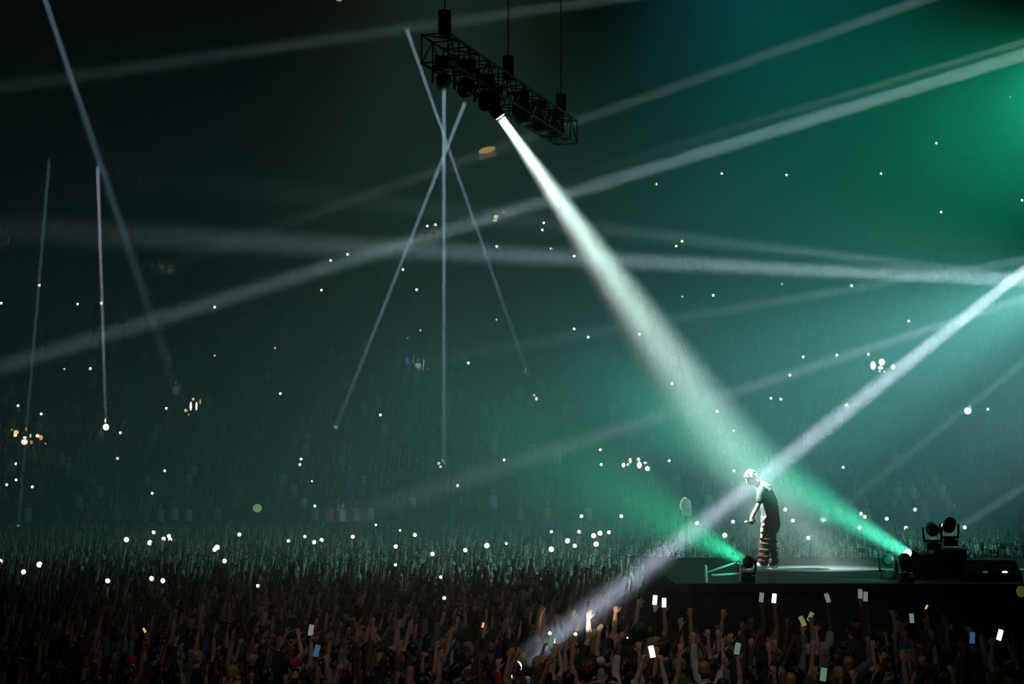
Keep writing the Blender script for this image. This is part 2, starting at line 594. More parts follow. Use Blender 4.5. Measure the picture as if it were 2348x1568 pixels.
def make_person(x, y, rz, pose, hair, hairc, shirtc, sleeve, skin, scale, label, group, z=0.0):
    d = lib_pose(pose)
    b = bpy.data.objects.new('person', d['body'])
    COL.objects.link(b)
    b.location = (x, y, z)
    b.rotation_euler = (0, 0, rz)
    b.scale = (scale,) * 3
    color(b, skin)
    tag(b, label, 'person', group)
    put('shirt', d['shirt'][sleeve], b, shirtc)
    put('trousers', TROUSERS_ME, b, (.015, .016, .022))
    put('shoes', SHOES_ME, b, (.05, .05, .05))
    if HAIR_ME[hair] is not None:
        put('cap' if hair == 'cap' else 'hair', HAIR_ME[hair], b, hairc, d['H'], d['R'].to_euler())
    return b


# phones ------------------------------------------------------------
M_PHONE = mat('phone_case', (.015, .015, .018), .35)
M_TORCH = mat('torch_glow', (1, 1, 1), .5, emit=(1, .96, .90), strength=9)
M_TORCH_DIM = mat('torch_glow_warm', (1, 1, 1), .5, emit=(1, .80, .55), strength=3.0)
M_TORCH_YEL = mat('torch_glow_yellow', (1, 1, 1), .5, emit=(1, .85, .30), strength=2.4)
SCREENS = {'white': mat('screen_white', (.1, .1, .1), .3, emit=(.95, 1, 1), strength=1.6), 'grey': mat('screen_grey', (.1, .1, .1), .3, emit=(.75, .85, .8), strength=.22),
           'green': mat('screen_green', (.1, .1, .1), .3, emit=(.45, .9, .6), strength=.2), 'blue': mat('screen_blue', (.1, .1, .1), .3, emit=(.15, .5, 1), strength=.16),
           'yellow': mat('screen_yellow', (.1, .1, .1), .3, emit=(.8, .8, .4), strength=.2), 'orange': mat('screen_orange', (.1, .1, .1), .3, emit=(1, .55, .15), strength=.8)}


def slab(mb, w_, d_, h_, r=.012, c=(0, 0, 0)):
    """rounded phone body, its face in the XZ plane"""
    pts = []
    for cx, cz, a0 in ((w_ / 2 - r, h_ / 2 - r, 0), (-w_ / 2 + r, h_ / 2 - r, 90), (-w_ / 2 + r, -h_ / 2 + r, 180), (w_ / 2 - r, -h_ / 2 + r, 270)):
        for k in range(4):
            a = math.radians(a0 + k * 30)
            pts.append((cx + r * math.cos(a), cz + r * math.sin(a)))
    n = len(pts)
    vs = [(c[0] + x, c[1] - d_ / 2, c[2] + z) for x, z in pts] + [(c[0] + x, c[1] + d_ / 2, c[2] + z) for x, z in pts]
    fs = [tuple(range(n)), tuple(range(2 * n - 1, n - 1, -1))] + [(i, i + n, (i + 1) % n + n, (i + 1) % n) for i in range(n)]
    mb.add(vs, fs)
    return mb


PH_BODY = slab(MB(), .078, .009, .16).obj('tmp', M_PHONE)
PH_SCREEN = slab(MB(), .072, .002, .152, .009).obj('tmp', SCREENS['white'])
PH_TORCH = MB().ell((0, 0, 0), (1, .5, 1), 16, 8).obj('tmp', M_TORCH, smooth=True)
PH_ME = PH_BODY.data; SC_ME = PH_SCREEN.data; TO_ME = PH_TORCH.data
for o in (PH_BODY, PH_SCREEN, PH_TORCH):
    bpy.data.objects.remove(o)
SC_MES = {}
for k_, m_ in SCREENS.items():
    q = SC_ME.copy(); q.materials.clear(); q.materials.append(m_); SC_MES[k_] = q
TO_MES = {}
for k_, m_ in (('white', M_TORCH), ('warm', M_TORCH_DIM), ('yellow', M_TORCH_YEL)):
    q = TO_ME.copy(); q.materials.clear(); q.materials.append(m_); TO_MES[k_] = q


def phone_torch(p, r, kind, label, group):
    """a phone held up with its torch towards the camera; the torch part is oversized to take in its glare"""
    o = bpy.data.objects.new('phone', PH_ME)
    COL.objects.link(o)
    o.location = Vector(p) + V3(0, .02, -.04)
    o.rotation_euler = (rnd.uniform(-.2, .2), rnd.uniform(-.3, .3), rnd.uniform(-.3, .3))
    tag(o, label, 'phone', group)
    t = bpy.data.objects.new('torch', TO_MES[kind])
    COL.objects.link(t)
    t.parent = o
    t.location = (0, -.02, .04)
    t.scale = (r, r, r)
    return o


def phone_screen(p, rz, tilt, kind, label, group, s=1.0):
    o = bpy.data.objects.new('phone', PH_ME)
    COL.objects.link(o)
    o.location = p
    o.rotation_euler = (-.15, tilt, rz)
    o.scale = (s, s, s)
    tag(o, label, 'phone', group)
    t = bpy.data.objects.new('screen', SC_MES[kind])
    COL.objects.link(t)
    t.parent = o
    t.location = (0, -.0055, 0)
    return o

# ------------------------------------------------------------------ stage
M_DECK = mat('stage_deck', (.016, .018, .018), .6, noise_amt=.35, noise_scale=1.5)
M_SKIRT = mat('black_drape', (.008, .009, .01), .9)
M_METAL = mat('grey_metal', (.35, .37, .37), .35, metal=.9)
M_DARKM = mat('black_metal', (.02, .02, .022), .4, metal=.3)
M_LED = mat('led_strip', (.2, .2, .2), .4, emit=(.35, .85, .65), strength=.35)
DECK_Z = 2.49
SX0, SX1, SY0, SY1 = 2.75, 17.5, 26.55, 33.6
stage = MB().box(((SX0 + SX1) / 2, (SY0 + SY1) / 2, DECK_Z - .06), (SX1 - SX0, SY1 - SY0, .12)).obj('stage', M_DECK)
tag(stage, 'long raised stage with a green-lit deck crossing the crowd', 'stage')
sk = MB()
nx = 150
pts = [(SX0 + .06 + (SX1 - SX0 - .12) * i / nx, SY0 + .07 + .03 * math.sin(i * 1.9)) for i in range(nx + 1)]
vs = [(x, y, z) for z in (0.0, DECK_Z - .12) for x, y in pts] + [(x, y + .02, z) for z in (0.0, DECK_Z - .12) for x, y in pts]
n1 = nx + 1
fs = [(i, i + 1, n1 + i + 1, n1 + i) for i in range(nx)] + [(2 * n1 + i + 1, 2 * n1 + i, 3 * n1 + i, 3 * n1 + i + 1) for i in range(nx)]
sk.add(vs, fs)
sk.obj('skirt', M_SKIRT, stage)
MB().box((SX0 + .08, (SY0 + SY1) / 2, (DECK_Z - .12) / 2), (.05, SY1 - SY0 - .2, DECK_Z - .12)).obj('side_panel', M_SKIRT, stage)
MB().box(((SX0 + SX1) / 2, SY1 - .08, (DECK_Z - .12) / 2), (SX1 - SX0 - .2, .05, DECK_Z - .12)).obj('back_panel', M_SKIRT, stage)
tag(MB().box((7.6, 30.05, DECK_Z + .006), (5.4, .035, .012)).obj('edge_strip', M_LED, stage), 'thin glowing green line across the deck')
MB().box(((SX0 + SX1) / 2, SY0 - .01, DECK_Z - .05), (SX1 - SX0, .03, .13)).obj('front_trim', M_METAL if 0 else M_DARKM, stage)


def orient(o, src, dst):
    o.location = src
    o.rotation_euler = (Vector(dst) - Vector(src)).to_track_quat('-Z', 'Y').to_euler()


M_GLASS_OFF = mat('lens_off', (.05, .12, .12), .05, metal=.6)
M_LENS_W = mat('lens_lit_white', (1, 1, 1), .4, emit=(.9, 1, .98), strength=8)
M_LENS_G = mat('lens_lit_green', (1, 1, 1), .4, emit=(.3, 1, .7), strength=2.0)


def moving_head(pivot, aim, label, group, s=1.0, hang=True, lens=None, base=True):
    """base, yoke and a barrel that points at aim; pivot: centre of the barrel"""
    t = empty('moving_head_light', pivot)
    tag(t, label, 'stage light', group)
    up = 1 if hang else -1
    mb = MB()
    mb.box((0, 0, up * .36 * s), (.30 * s, .26 * s, .14 * s))
    mb.box((0, 0, up * .28 * s), (.16 * s, .16 * s, .05 * s))
    bo = mb.obj('base', M_DARKM, t)
    MB().box((0, -.135 * s, up * .36 * s), (.14 * s, .01 * s, .06 * s)).obj('display', M_GLASS_OFF, bo)
    d = (Vector(aim) - Vector(pivot))
    yaw = math.atan2(d.x, d.y)
    Rz = Matrix.Rotation(-yaw, 3, 'Z')
    mb = MB()
    for sx in (-1, 1):
        mb.tube([Rz @ V3(sx * .17 * s, 0, up * .26 * s), Rz @ V3(sx * .19 * s, 0, up * .12 * s), Rz @ V3(sx * .19 * s, 0, -up * .02 * s)], [(.022 * s, .055 * s)] * 3, 8, ref=Rz @ V3(1, 0, 0))
    mb.tube([Rz @ V3(-.17 * s, 0, up * .25 * s), Rz @ V3(.17 * s, 0, up * .25 * s)], [(.05 * s, .03 * s)] * 2, 8, ref=(0, 1, 0))
    mb.obj('yoke', M_DARKM, t)
    mb = MB()
    L = d.normalized()
    mb.tube([L * -.20 * s, L * -.12 * s, L * .02 * s, L * .12 * s, L * .165 * s], [.085 * s, .125 * s, .135 * s, .12 * s, .12 * s], 16, cap=False)
    for k in range(4):
        mb.tube([L * (-.17 + .025 * k) * s, L * (-.163 + .025 * k) * s], [(.10 + .012 * k) * s] * 2, 16, cap=False)
    bar = mb.obj('barrel', M_DARKM, t)
    mb = MB().tube([L * .160 * s, L * .170 * s, L * .182 * s], [.108 * s, .10 * s, .05 * s], 16, cap=False)
    mb.obj('lens', lens or M_GLASS_OFF, bar, smooth=False)
    return t


def truss(a, b, w_, label, group=None, seg=.5, name='lighting_truss'):
    a, b = Vector(a), Vector(b)
    d = b - a
    L = d.length
    t = d.normalized()
    sx = t.cross(V3(0, 0, 1)).normalized() * w_ / 2
    up = sx.cross(t).normalized() * w_ / 2
    e = MB()
    cs = [sx + up, -sx + up, -sx - up, sx - up]
    for c in cs:
        e.tube([a + c, b + c], .025, 8)
    o = e.obj(name, M_DARKM)
    tag(o, label, 'truss', group)
    br = MB()
    n = max(1, int(L / seg))
    for i in range(n + 1):
        p = a + t * (L * i / n)
        for k in range(4):
            br.tube([p + cs[k], p + cs[(k + 1) % 4]], .012, 6, cap=False)
        if i < n:
            q = a + t * (L * (i + 1) / n)
            for k in range(4):
                k2 = (k + 1) % 4
                br.tube([p + cs[k if i % 2 else k2], q + cs[k2 if i % 2 else k]], .012, 6, cap=False)
    br.obj('braces', M_DARKM, o)
    return o


# hanging rig: a truss receding from the camera with its lamps below
TZ = 11.75
ta, tb = V3(-1.35, 27.0, TZ), V3(1.2, 34.2, TZ)
truss(ta, tb, .5, 'dark box truss hung over the crowd, receding behind the bright spotlight')
for i, (u, txt) in enumerate([(.06, 'rising from the camera end of the dark truss'), (.5, 'rising from the middle of the dark truss'), (.95, 'rising from the far end of the dark truss')]):
    p = ta.lerp(tb, u)
    c = MB().tube([p + V3(0, 0, .25), V3(p.x, p.y, 33.0)], .012, 6, cap=False)
    c.box((p.x, p.y, p.z + .55), (.22, .22, .45))
    tag(c.obj('hoist_chain', M_DARKM), 'hoist chain with motor ' + txt, 'chain', 'hoist chains')


def under(px, py, Y):
    return P(px, py, Y)


moving_head(P(1017, 186, 27.4), on_stand(1018, 1064), 'hanging beam light at the camera end of the truss, pointing straight down', 'hanging beam lights')
moving_head(P(1069, 200, 28.1), P(900, 600, 22), 'hanging stage light with a round glinting green lens beneath the truss', 'hanging beam lights', 1.15, True, M_GLASS_OFF)
moving_head(P(1113, 230, 28.9), P(1080, 700, 25), 'hanging stage light between the glinting lens and the bright spotlight', 'hanging beam lights', 1.05)
sdir = (KEY_DST - KEY_SRC).normalized()
moving_head(KEY_SRC - sdir * .20, KEY_DST, 'hanging spotlight throwing the brightest white beam at the performer', 'hanging beam lights', .95, True, M_LENS_W)
moving_head(P(1196, 264, 31), P(1300, 900, 30), 'dark hanging stage light just beyond the bright spotlight', 'hanging beam lights', 1.05)
moving_head(P(1236, 284, 32.2), P(1330, 900, 32), 'dark hanging stage light, second beyond the bright spotlight', 'hanging beam lights', 1.05)
moving_head(P(1272, 300, 33.4), P(1370, 900, 32), 'dark hanging stage light at the far end of the truss', 'hanging beam lights', 1.05)
M_LILAC = mat('lens_lilac', (.5, .5, .5), .4, emit=(.5, .6, .9), strength=.5)
M_BLUEL = mat('lens_blue', (.5, .5, .5), .4, emit=(.1, .3, .7), strength=.5)
moving_head(P(778, -8, 40), P(770, 60, 34), 'pale lilac lamp face peeping in at the picture top', 'high rig lamps', 1.1, True, M_LILAC)
moving_head(P(820, -20, 40), P(822, 60, 34), 'blue lamp face peeping in beside the pale lilac lamp', 'high rig lamps', 1.1, True, M_BLUEL)
truss(P(700, -45, 40), P(900, -60, 40.5), .5, 'dark truss at the picture top carrying the lilac and blue lamps', None)

# fixtures on the deck
moving_head(V3(P(1713, 1290, 27.0).x, 27.0, DECK_Z + .346), P(1300, 1060, 40), 'small floor light throwing green light beside the performer\'s feet', 'deck lights', .8, False, M_LENS_G)
moving_head(V3(P(2036, 1292, 27.6).x, 27.6, DECK_Z + .346), P(2000, 1100, 50), 'dark unlit floor light on the deck before the bright green one', 'deck lights', .8, False)
moving_head(V3(P(2090, 1271, 27.7).x, 27.7, DECK_Z + .40), P(1600, 985, 24.0), 'floor light with glaring white lens throwing green light across the deck', 'deck lights', .8, False, M_LENS_W)
M_CASE = mat('flight_case', (.018, .02, .02), .5)
tag(MB().box((P(2090, 1271, 27.7).x, 27.7, DECK_Z + .0275), (.34, .32, .055)).obj('riser_block', M_CASE), 'low dark block under the glaring green floor light', 'block')


def flight_case(c, d, label, group='flight cases on the deck'):
    o = MB().box(c, d).obj('flight_case', M_CASE)
    tag(o, label, 'case', group)
    mb = MB()
    for a in (-1, 1):
        for b in (-1, 1):
            mb.box((c[0] + a * d[0] / 2, c[1] + b * d[1] / 2, c[2]), (.03, .03, d[2]))
            mb.box((c[0], c[1] + a * d[1] / 2, c[2] + b * d[2] / 2), (d[0], .03, .03))
            mb.box((c[0] + a * d[0] / 2, c[1], c[2] + b * d[2] / 2), (.03, d[1], .03))
    mb.obj('edge_trim', M_METAL, o)
    mb = MB()
    for a in (-.25, .25):
        mb.box((c[0] + a * d[0], c[1] - d[1] / 2 - .01, c[2]), (.10, .02, .07))
    mb.obj('latch', M_METAL, o)
    return o


cx = P(2133, 1300, 28.3).x
flight_case((cx - .30, 28.2, DECK_Z + .20), (.60, .5, .40), 'low dark case under the leaning lights at the deck end')
flight_case((cx + .32, 28.4, DECK_Z + .24), (.55, .5, .48), 'taller dark case beside the low case on the deck')
moving_head(V3(cx + .05, 28.3, DECK_Z + .84), P(2000, 900, 40), 'dark stage light on top of the low case', 'case lights', .85, False)
moving_head(V3(cx + .38, 28.4, DECK_Z + .90), P(2300, 900, 24), 'dark stage light on top of the taller case', 'case lights', .85, False)
moving_head(V3(P(2075, 1322, 27).x, 26.95, DECK_Z + .34), P(2000, 900, 24), 'dark stage light at the stage edge with a green glint', 'case lights', .8, False)

# rail of pale tubes at the near stage end
rail = empty('guard_rail', P(1617, 1335, 26.8))
rail.location.z = DECK_Z
rl = rail.location
tag(rail, 'low rail of pale green-lit tubes at the stage end before the performer', 'railing')


def seg_px(name, a, b, r, Y):
    pa, pb = P(a[0], a[1], Y) - rl, P(b[0], b[1], Y) - rl
    MB().tube([pa, pb], r, 10).obj(name, M_RAIL, rail)


M_RAIL = mat('pale_tube', (.62, .66, .64), .4, metal=.2)
seg_px('post', (1617, 1299), (1618, 1334), .036, 26.8)
seg_px('bar', (1625, 1311), (1694, 1287), .017, 26.8)
seg_px('bar', (1632, 1319), (1699, 1315), .020, 26.8)
seg_px('post', (1696, 1288), (1697, 1334), .017, 26.8)
M_WEDGE = mat('wedge_grille', (.015, .016, .017), .7)


def wedge(px, py, kind, label):
    p = P(px, py, 27.3)
    x = p.x
    mb = MB()
    vs = [(x - .28, 27.1, DECK_Z), (x + .28, 27.1, DECK_Z), (x + .28, 27.55, DECK_Z), (x - .28, 27.55, DECK_Z), (x - .28, 27.12, DECK_Z + .12), (x + .28, 27.12, DECK_Z + .12), (x + .28, 27.5, DECK_Z + .34), (x - .28, 27.5, DECK_Z + .34)]
    mb.add(vs, [(0, 3, 2, 1), (0, 1, 5, 4), (4, 5, 6, 7), (1, 2, 6, 5), (0, 4, 7, 3), (2, 3, 7, 6)])
    o = mb.obj('stage_monitor', M_WEDGE)
    tag(o, label, 'speaker', 'stage monitors')
    MB().ell((x, 27.18, DECK_Z + .15), (.055, .02, .03), 8, 6).obj('indicator', SCREENS[kind], o)


wedge(2255, 1311, 'blue', 'low wedge speaker with a blue light near the stage end')
wedge(2299, 1314, 'white', 'low wedge speaker with a white light near the stage end')

# crowd barrier before the stage
M_BARR = mat('barrier_metal', (.12, .13, .13), .5, metal=.6)
k = 0
x = -0.6
BARR = []
names = 'first second third fourth fifth sixth seventh eighth ninth tenth'.split()
while x < 11.3:
    mb = MB()
    mb.box((x + .6, 26.12, .62), (1.16, .03, 1.1))
    mb.tube([(x + .03, 26.12, 1.2), (x + 1.17, 26.12, 1.2)], .03, 8)
    o = mb.obj('crowd_barrier', M_BARR)
    mb = MB()
    for a in (.1, 1.1):
        mb.tube([(x + a, 26.12, 1.1), (x + a, 26.5, .04)], .02, 6)
    mb.obj('brace', M_BARR, o)
    tag(o, names[k % 10] + ' barrier panel counted along the front of the stage', 'barrier', 'crowd barriers')
    k += 1
    x += 1.2

# ------------------------------------------------------------------ the performer
PF = V3(4.86, 30.0, DECK_Z)


def perf_body():
    mb = MB()
    H = V3(.0, .295, 1.665)
    mb.tube([(0, -.02, .90), (0, -.02, 1.02), (0, .0, 1.16), (0, .03, 1.30), (0, .07, 1.44), (0, .11, 1.52)], [(.16, .115), (.165, .12), (.15, .11), (.175, .12), (.175, .105), (.09, .07)], 14, ref=(1, 0, 0))
    for sx, fy in ((1, -.10), (-1, .14)):
        mb.tube([(sx * .09, -.02, .95), (sx * .11, fy * .4 + .02, .72), (sx * .12, fy * .7 + .01, .50), (sx * .125, fy - .02, .32), (sx * .13, fy - .02, .10)], [.09, .082, .058, .056, .04], 10)
        mb.tube([(sx * .13, fy - .05, .05), (sx * .14, fy + .05, .045), (sx * .145, fy + .16, .03)], [(.04, .04), (.044, .036), (.040, .022)], 10, ref=(1, 0, 0))
    mb.tube([(0, .08, 1.47), (0, .16, 1.545), (0, .245, 1.60)], [(.072, .072), (.060, .06), (.058, .062)], 12)
    R = Euler((-.62, 0, 0)).to_matrix()

    def hp(x, y, z):
        return H + R @ V3(x, y, z)
    mb.ell(hp(0, -.005, .03), (.076, .096, .092), 18, 12, R)
    mb.ell(hp(0, .028, -.035), (.060, .070, .080), 14, 10, R)
    mb.tube([hp(0, .088, .020), hp(0, .100, .0), hp(0, .114, -.024)], [.009, .011, .016], 8)
    mb.tube([hp(-.024, .088, -.052), hp(0, .094, -.053), hp(.024, .088, -.052)], [.008, .009, .008], 8)
    mb.tube([hp(-.022, .086, -.066), hp(0, .091, -.067), hp(.022, .086, -.066)], [.008, .009, .008], 8)
    mb.ell(hp(0, .075, -.098), (.030, .024, .022), 10, 8, R)
    for sx in (1, -1):
        mb.ell(hp(sx * .079, -.005, -.01), (.010, .021, .034), 10, 8, R)
        mb.ell(hp(sx * .031, .084, .014), (.016, .009, .009), 10, 8, R)
        mb.tube([hp(sx * .016, .092, .034), hp(sx * .046, .084, .036)], [.008, .007], 8)
    arms = {}
    for sx, S, E, Wr, hd, pn, curl in ((-1, V3(-.19, .12, 1.475), V3(-.235, .20, 1.20), V3(-.22, .31, .965), V3(.05, .25, -1), V3(.9, -.3, 0), .45),
                                       (1, V3(.19, .10, 1.46), V3(.24, .10, 1.19), V3(.20, .26, .98), V3(0, .25, -1), V3(-.6, -.7, 0), 1.15)):
        mb.tube([V3(sx * .10, .09, 1.46), S, S.lerp(E, .5), E, E.lerp(Wr, .35), Wr], [.056, .056, .048, .040, .042, .027], 12)
        hand(mb, Wr, hd, pn, 1 if sx == -1 else -1, curl, .14, False, 8)
        arms[sx] = (S, E, Wr, hd)
    return mb, H, R, arms


pb, PH_, PR_, PARMS = perf_body()
pme = remeshed(pb, .0065, 1, 'performer_body')
pme.materials.append(M_SKIN)
perf = bpy.data.objects.new('person', pme)
COL.objects.link(perf)
perf.location = PF
perf.rotation_euler = (0, 0, math.radians(90))
perf.scale = (1.04,) * 3
color(perf, (.42, .27, .20))
tag(perf, 'performer standing on the stage, head bowed, loose dark clothes and white shoes', 'person')
# loose open jacket over the shoulders
mb = MB()
mb.tube([(0, -.06, .78), (0, -.055, .92), (0, -.04, 1.08), (0, -.005, 1.26), (0, .045, 1.42), (0, .085, 1.50), (0, .115, 1.545)], [(.215, .165), (.215, .165), (.205, .155), (.215, .155), (.215, .135), (.15, .11), (.085, .075)], 20, ref=(1, 0, 0))
for sx in (-1, 1):
    S, E, Wr, hd = PARMS[sx]
    mb.tube([V3(sx * .10, .08, 1.46), S, S.lerp(E, .45), S.lerp(E, .75)], [.085, .082, .078, .074], 12)
mb.tube([(0, .02, 1.47), (0, -.02, 1.50), (0, .10, 1.575)], [(.12, .06), (.11, .06), (.07, .04)], 12, ref=(1, 0, 0))
jm = remeshed(mb, .011, 2, 'jacket')
for v in jm.vertices:       # cloth folds
    f = noise.noise(Vector((v.co.x * 6, v.co.y * 6, v.co.z * 3.2)) * 1.6)
    v.co += v.normal * f * .022 * (1 if v.co.z < 1.4 else .4)
M_JACKET = mat('dark_jacket', (.030, .031, .032), .8, noise_amt=.3, noise_scale=9)
jm.materials.append(M_JACKET)
put('jacket', jm, perf, (.03, .03, .03))
# baggy trousers with stacked folds
mb = MB()
mb.tube([(0, -.03, .80), (0, -.02, .98)], [(.195, .15), (.18, .14)], 16, ref=(1, 0, 0))
for sx, fy in ((1, -.10), (-1, .14)):
    P_, R_ = [], []
    for i in range(30):
        t = i / 29
        z = .92 - .76 * t
        P_.append((sx * (.10 + .025 * t), -.01 + fy * .85 * t, z))
        fold = .012 * math.sin(i * 1.55 + sx) + .007 * math.sin(i * 2.7)
        R_.append((.116 - .010 * t + fold * .7, .126 - .022 * t + fold))
    mb.tube(P_, R_, 16, ref=(1, 0, 0))
tm = remeshed(mb, .010, 1, 'trousers')
for v in tm.vertices:
    v.co += v.normal * noise.noise(Vector((v.co.x * 9, v.co.y * 9, v.co.z * 26))) * .016
M_TROU = mat('brown_trousers', (.05, .028, .025), .85, noise_amt=.6, noise_scale=18)
tm.materials.append(M_TROU)
tag(put('trousers', tm, perf, (.06, .035, .03)), 'baggy brown trousers with stacked folds')
M_WSHOE = mat('white_leather', (.8, .8, .82), .5)
for sx, fy in ((1, -.10), (-1, .14)):
    mb = MB()
    mb.tube([(sx * .13, fy - .05, .07), (sx * .138, fy + .06, .074), (sx * .142, fy + .15, .062), (sx * .146, fy + .23, .052)], [(.054, .068), (.058, .070), (.058, .058), (.050, .044)], 14, ref=(1, 0, 0))
    mb.tube([(sx * .13, fy - .07, .018), (sx * .138, fy + .06, .018), (sx * .146, fy + .255, .018)], [(.054, .018), (.058, .018), (.050, .018)], 14, ref=(1, 0, 0))
    sm_ = remeshed(mb, .008, 1, 'shoe'); sm_.materials.append(M_WSHOE)
    tag(put('shoe', sm_, perf, (1, 1, 1)), 'chunky white shoe')
mb = MB()
r2 = random.Random(5)
mb.ell((0, -.012, .045), (.088, .104, .090), 16, 12)
mb.ell((0, -.05, .0), (.080, .070, .078), 12, 8)
for i in range(120):
    v = Vector((r2.gauss(0, 1), r2.gauss(0, 1) - .3, r2.gauss(0, 1) + .55)).normalized()
    mb.ell((v.x * .094, v.y * .108 - .012, v.z * .100 + .042), (.017, .017, .017), 6, 5)
hm_ = remeshed(mb, .0075, 1, 'hair')
M_HAIRP = mat('performer_hair', (.55, .50, .45), .6, noise_amt=.4, noise_scale=60)
hm_.materials.append(M_HAIRP)
put('hair', hm_, perf, (1, 1, 1), PH_, PR_.to_euler())
# microphone in the far hand
S, E, Wr, hd = PARMS[1]
RP = Matrix.Rotation(math.radians(90), 3, 'Z')
mc = (Wr + V3(-.02, .03, -.11)) * 1.04
mc = PF + RP @ mc
mic = MB().tube([mc + V3(.10, 0, .02), mc + V3(-.06, 0, -.01)], [.012, .018], 12).obj('microphone', M_DARKM, smooth=True)
tag(mic, 'handheld microphone hanging from the performer\'s hand', 'microphone')
tag(MB().ell(mc + V3(-.085, 0, -.015), (.032, .028, .028), 12, 10).obj('grille', mat('mic_grille', (.7, .7, .7), .35, metal=.5), mic, smooth=True), 'pale round grille')

# ------------------------------------------------------------------ phones: where the photo shows them
S_TORCH = [(3, 695), (90, 654), (178, 697), (233, 695), (492, 704), (147, 846, 'y'), (207, 845), (41, 930), (95, 949), (382, 936), (276, 992), (270, 1051), (378, 1079), (37, 1063), (37, 1100), (15, 1111), (74, 1116),
           (349, 1131), (737, 665), (758, 597), (797, 583), (924, 618), (955, 664), (980, 518), (998, 515), (1139, 565), (1247, 511), (1244, 527), (1264, 570), (1317, 587), (1504, 422), (1564, 553), (1550, 564), (1636, 677),
           (1655, 398), (1804, 401), (2020, 398), (2147, 328), (2158, 486), (2343, 459), (1953, 655), (1794, 651, 'y'), (1565, 680, 'y'), (1317, 754), (1349, 773), (1466, 766), (1074, 832), (1138, 733, 'y'), (964, 757, 'y'),
           (631, 798, 'y'), (493, 815, 'y'), (643, 902), (873, 951), (690, 1052), (688, 1065), (715, 1103, 's'), (722, 1160), (1155, 1054), (1049, 1113), (1377, 1031), (1379, 1065), (1534, 1056), (1540, 879), (1645, 943),
           (1768, 913), (1790, 915), (1811, 860), (1841, 818), (1919, 814), (1991, 812), (1941, 928), (2265, 938), (2084, 736), (1683, 1079), (1933, 1071), (1683, 987, 's'), (2316, 222, 'y')]
F_TORCH = [(1333, 1183), (1425, 1183), (1599, 1199), (1681, 1196), (1662, 1227, 'b'), (1800, 1168), (1818, 1193), (1854, 1233), (1975, 1178), (1983, 1185), (1971, 1210), (2033, 1189), (2078, 1210), (2098, 1168), (2162, 1204),
           (2212, 1209), (290, 1237, 'b'), (343, 1244, 'b'), (352, 1220), (374, 1235), (388, 1229), (391, 1237), (548, 1225), (497, 1255, 'b'), (491, 1260), (514, 1286), (89, 1294, 'b'), (54, 1311), (2, 1287), (248, 1331), (349, 1326),
           (374, 1331), (808, 1230), (908, 1253), (952, 1226), (917, 1216, 's'), (992, 1270), (1067, 1261), (1116, 1251, 'b'), (1160, 1246, 's'), (862, 1203, 's'), (906, 1295, 's'), (1010, 1323, 's'), (662, 1240, 'w'), (700, 1230, 'w'),
           (721, 1243), (737, 1238), (1265, 1259, 'b'), (1302, 1240, 'b'), (1318, 1251), (1361, 1228, 'b'), (1376, 1222, 'b'), (1367, 1247, 'b'), (1327, 1219), (1396, 1220), (1265, 1219, 'w'), (592, 1343, 's'), (1020, 1371, 's')]
LANDMARKS = [((1148, 268), 'the bright hanging spotlight'), ((1722, 1095), 'the performer'), ((2083, 1266), 'the glaring green floor light'), ((65, 1000), 'the amber-lit box'), ((443, 930), 'the doorway with two white strips'),
             ((1018, 330), 'the crossing of three thin beams'), ((1008, 1066), 'the foot of the upright beam'), ((2020, 838), 'the cluster of white lamps'), ((2218, 942), 'the blue-white lamp'), ((590, 1165), 'the round green lamp'),
             ((243, 979), 'the lamp under the lilac beam'), ((1462, 1062), 'the warm row of lamps'), ((1113, 345), 'the dim amber window'), ((1135, 497), 'the amber window with two lamps'), ((1352, 1402), 'the glaring white hand'),
             ((1228, 912), 'the small cream lamp pair'), ((1572, 1162), 'the pale two-tier lantern')]
ORD = ['first', 'second', 'third', 'fourth', 'fifth', 'sixth', 'seventh', 'eighth', 'ninth', 'tenth', 'eleventh', 'twelfth', 'thirteenth', 'fourteenth', 'fifteenth', 'sixteenth', 'seventeenth', 'eighteenth', 'nineteenth', 'twentieth']
ORD += ['twenty-' + o for o in ORD[:9]] + ['thirtieth'] + ['thirty-' + o for o in ORD[:9]]


def torch_labels(L, where, adj):
    res = [None] * len(L)
    groups = {}
    for i, t in enumerate(L):
        d, k = min((math.hypot(t[0] - a[0], t[1] - a[1]), j) for j, (a, _) in enumerate(LANDMARKS))
        vert = 'above' if t[1] < LANDMARKS[k][0][1] - 12 else ('below' if t[1] > LANDMARKS[k][0][1] + 12 else 'level with')
        groups.setdefault((k, vert), []).append((d, i))
    for (k, vert), g in groups.items():
        g.sort()
        for n, (_, i) in enumerate(g):
            c = {'y': 'dim yellow', 'w': 'warm', 's': 'small white', 'b': 'starry bright'}.get(L[i][2] if len(L[i]) > 2 else '', 'white')
            res[i] = f'{c} phone torch {where}, {ORD[n]} {vert} {LANDMARKS[k][1]}'
    return res


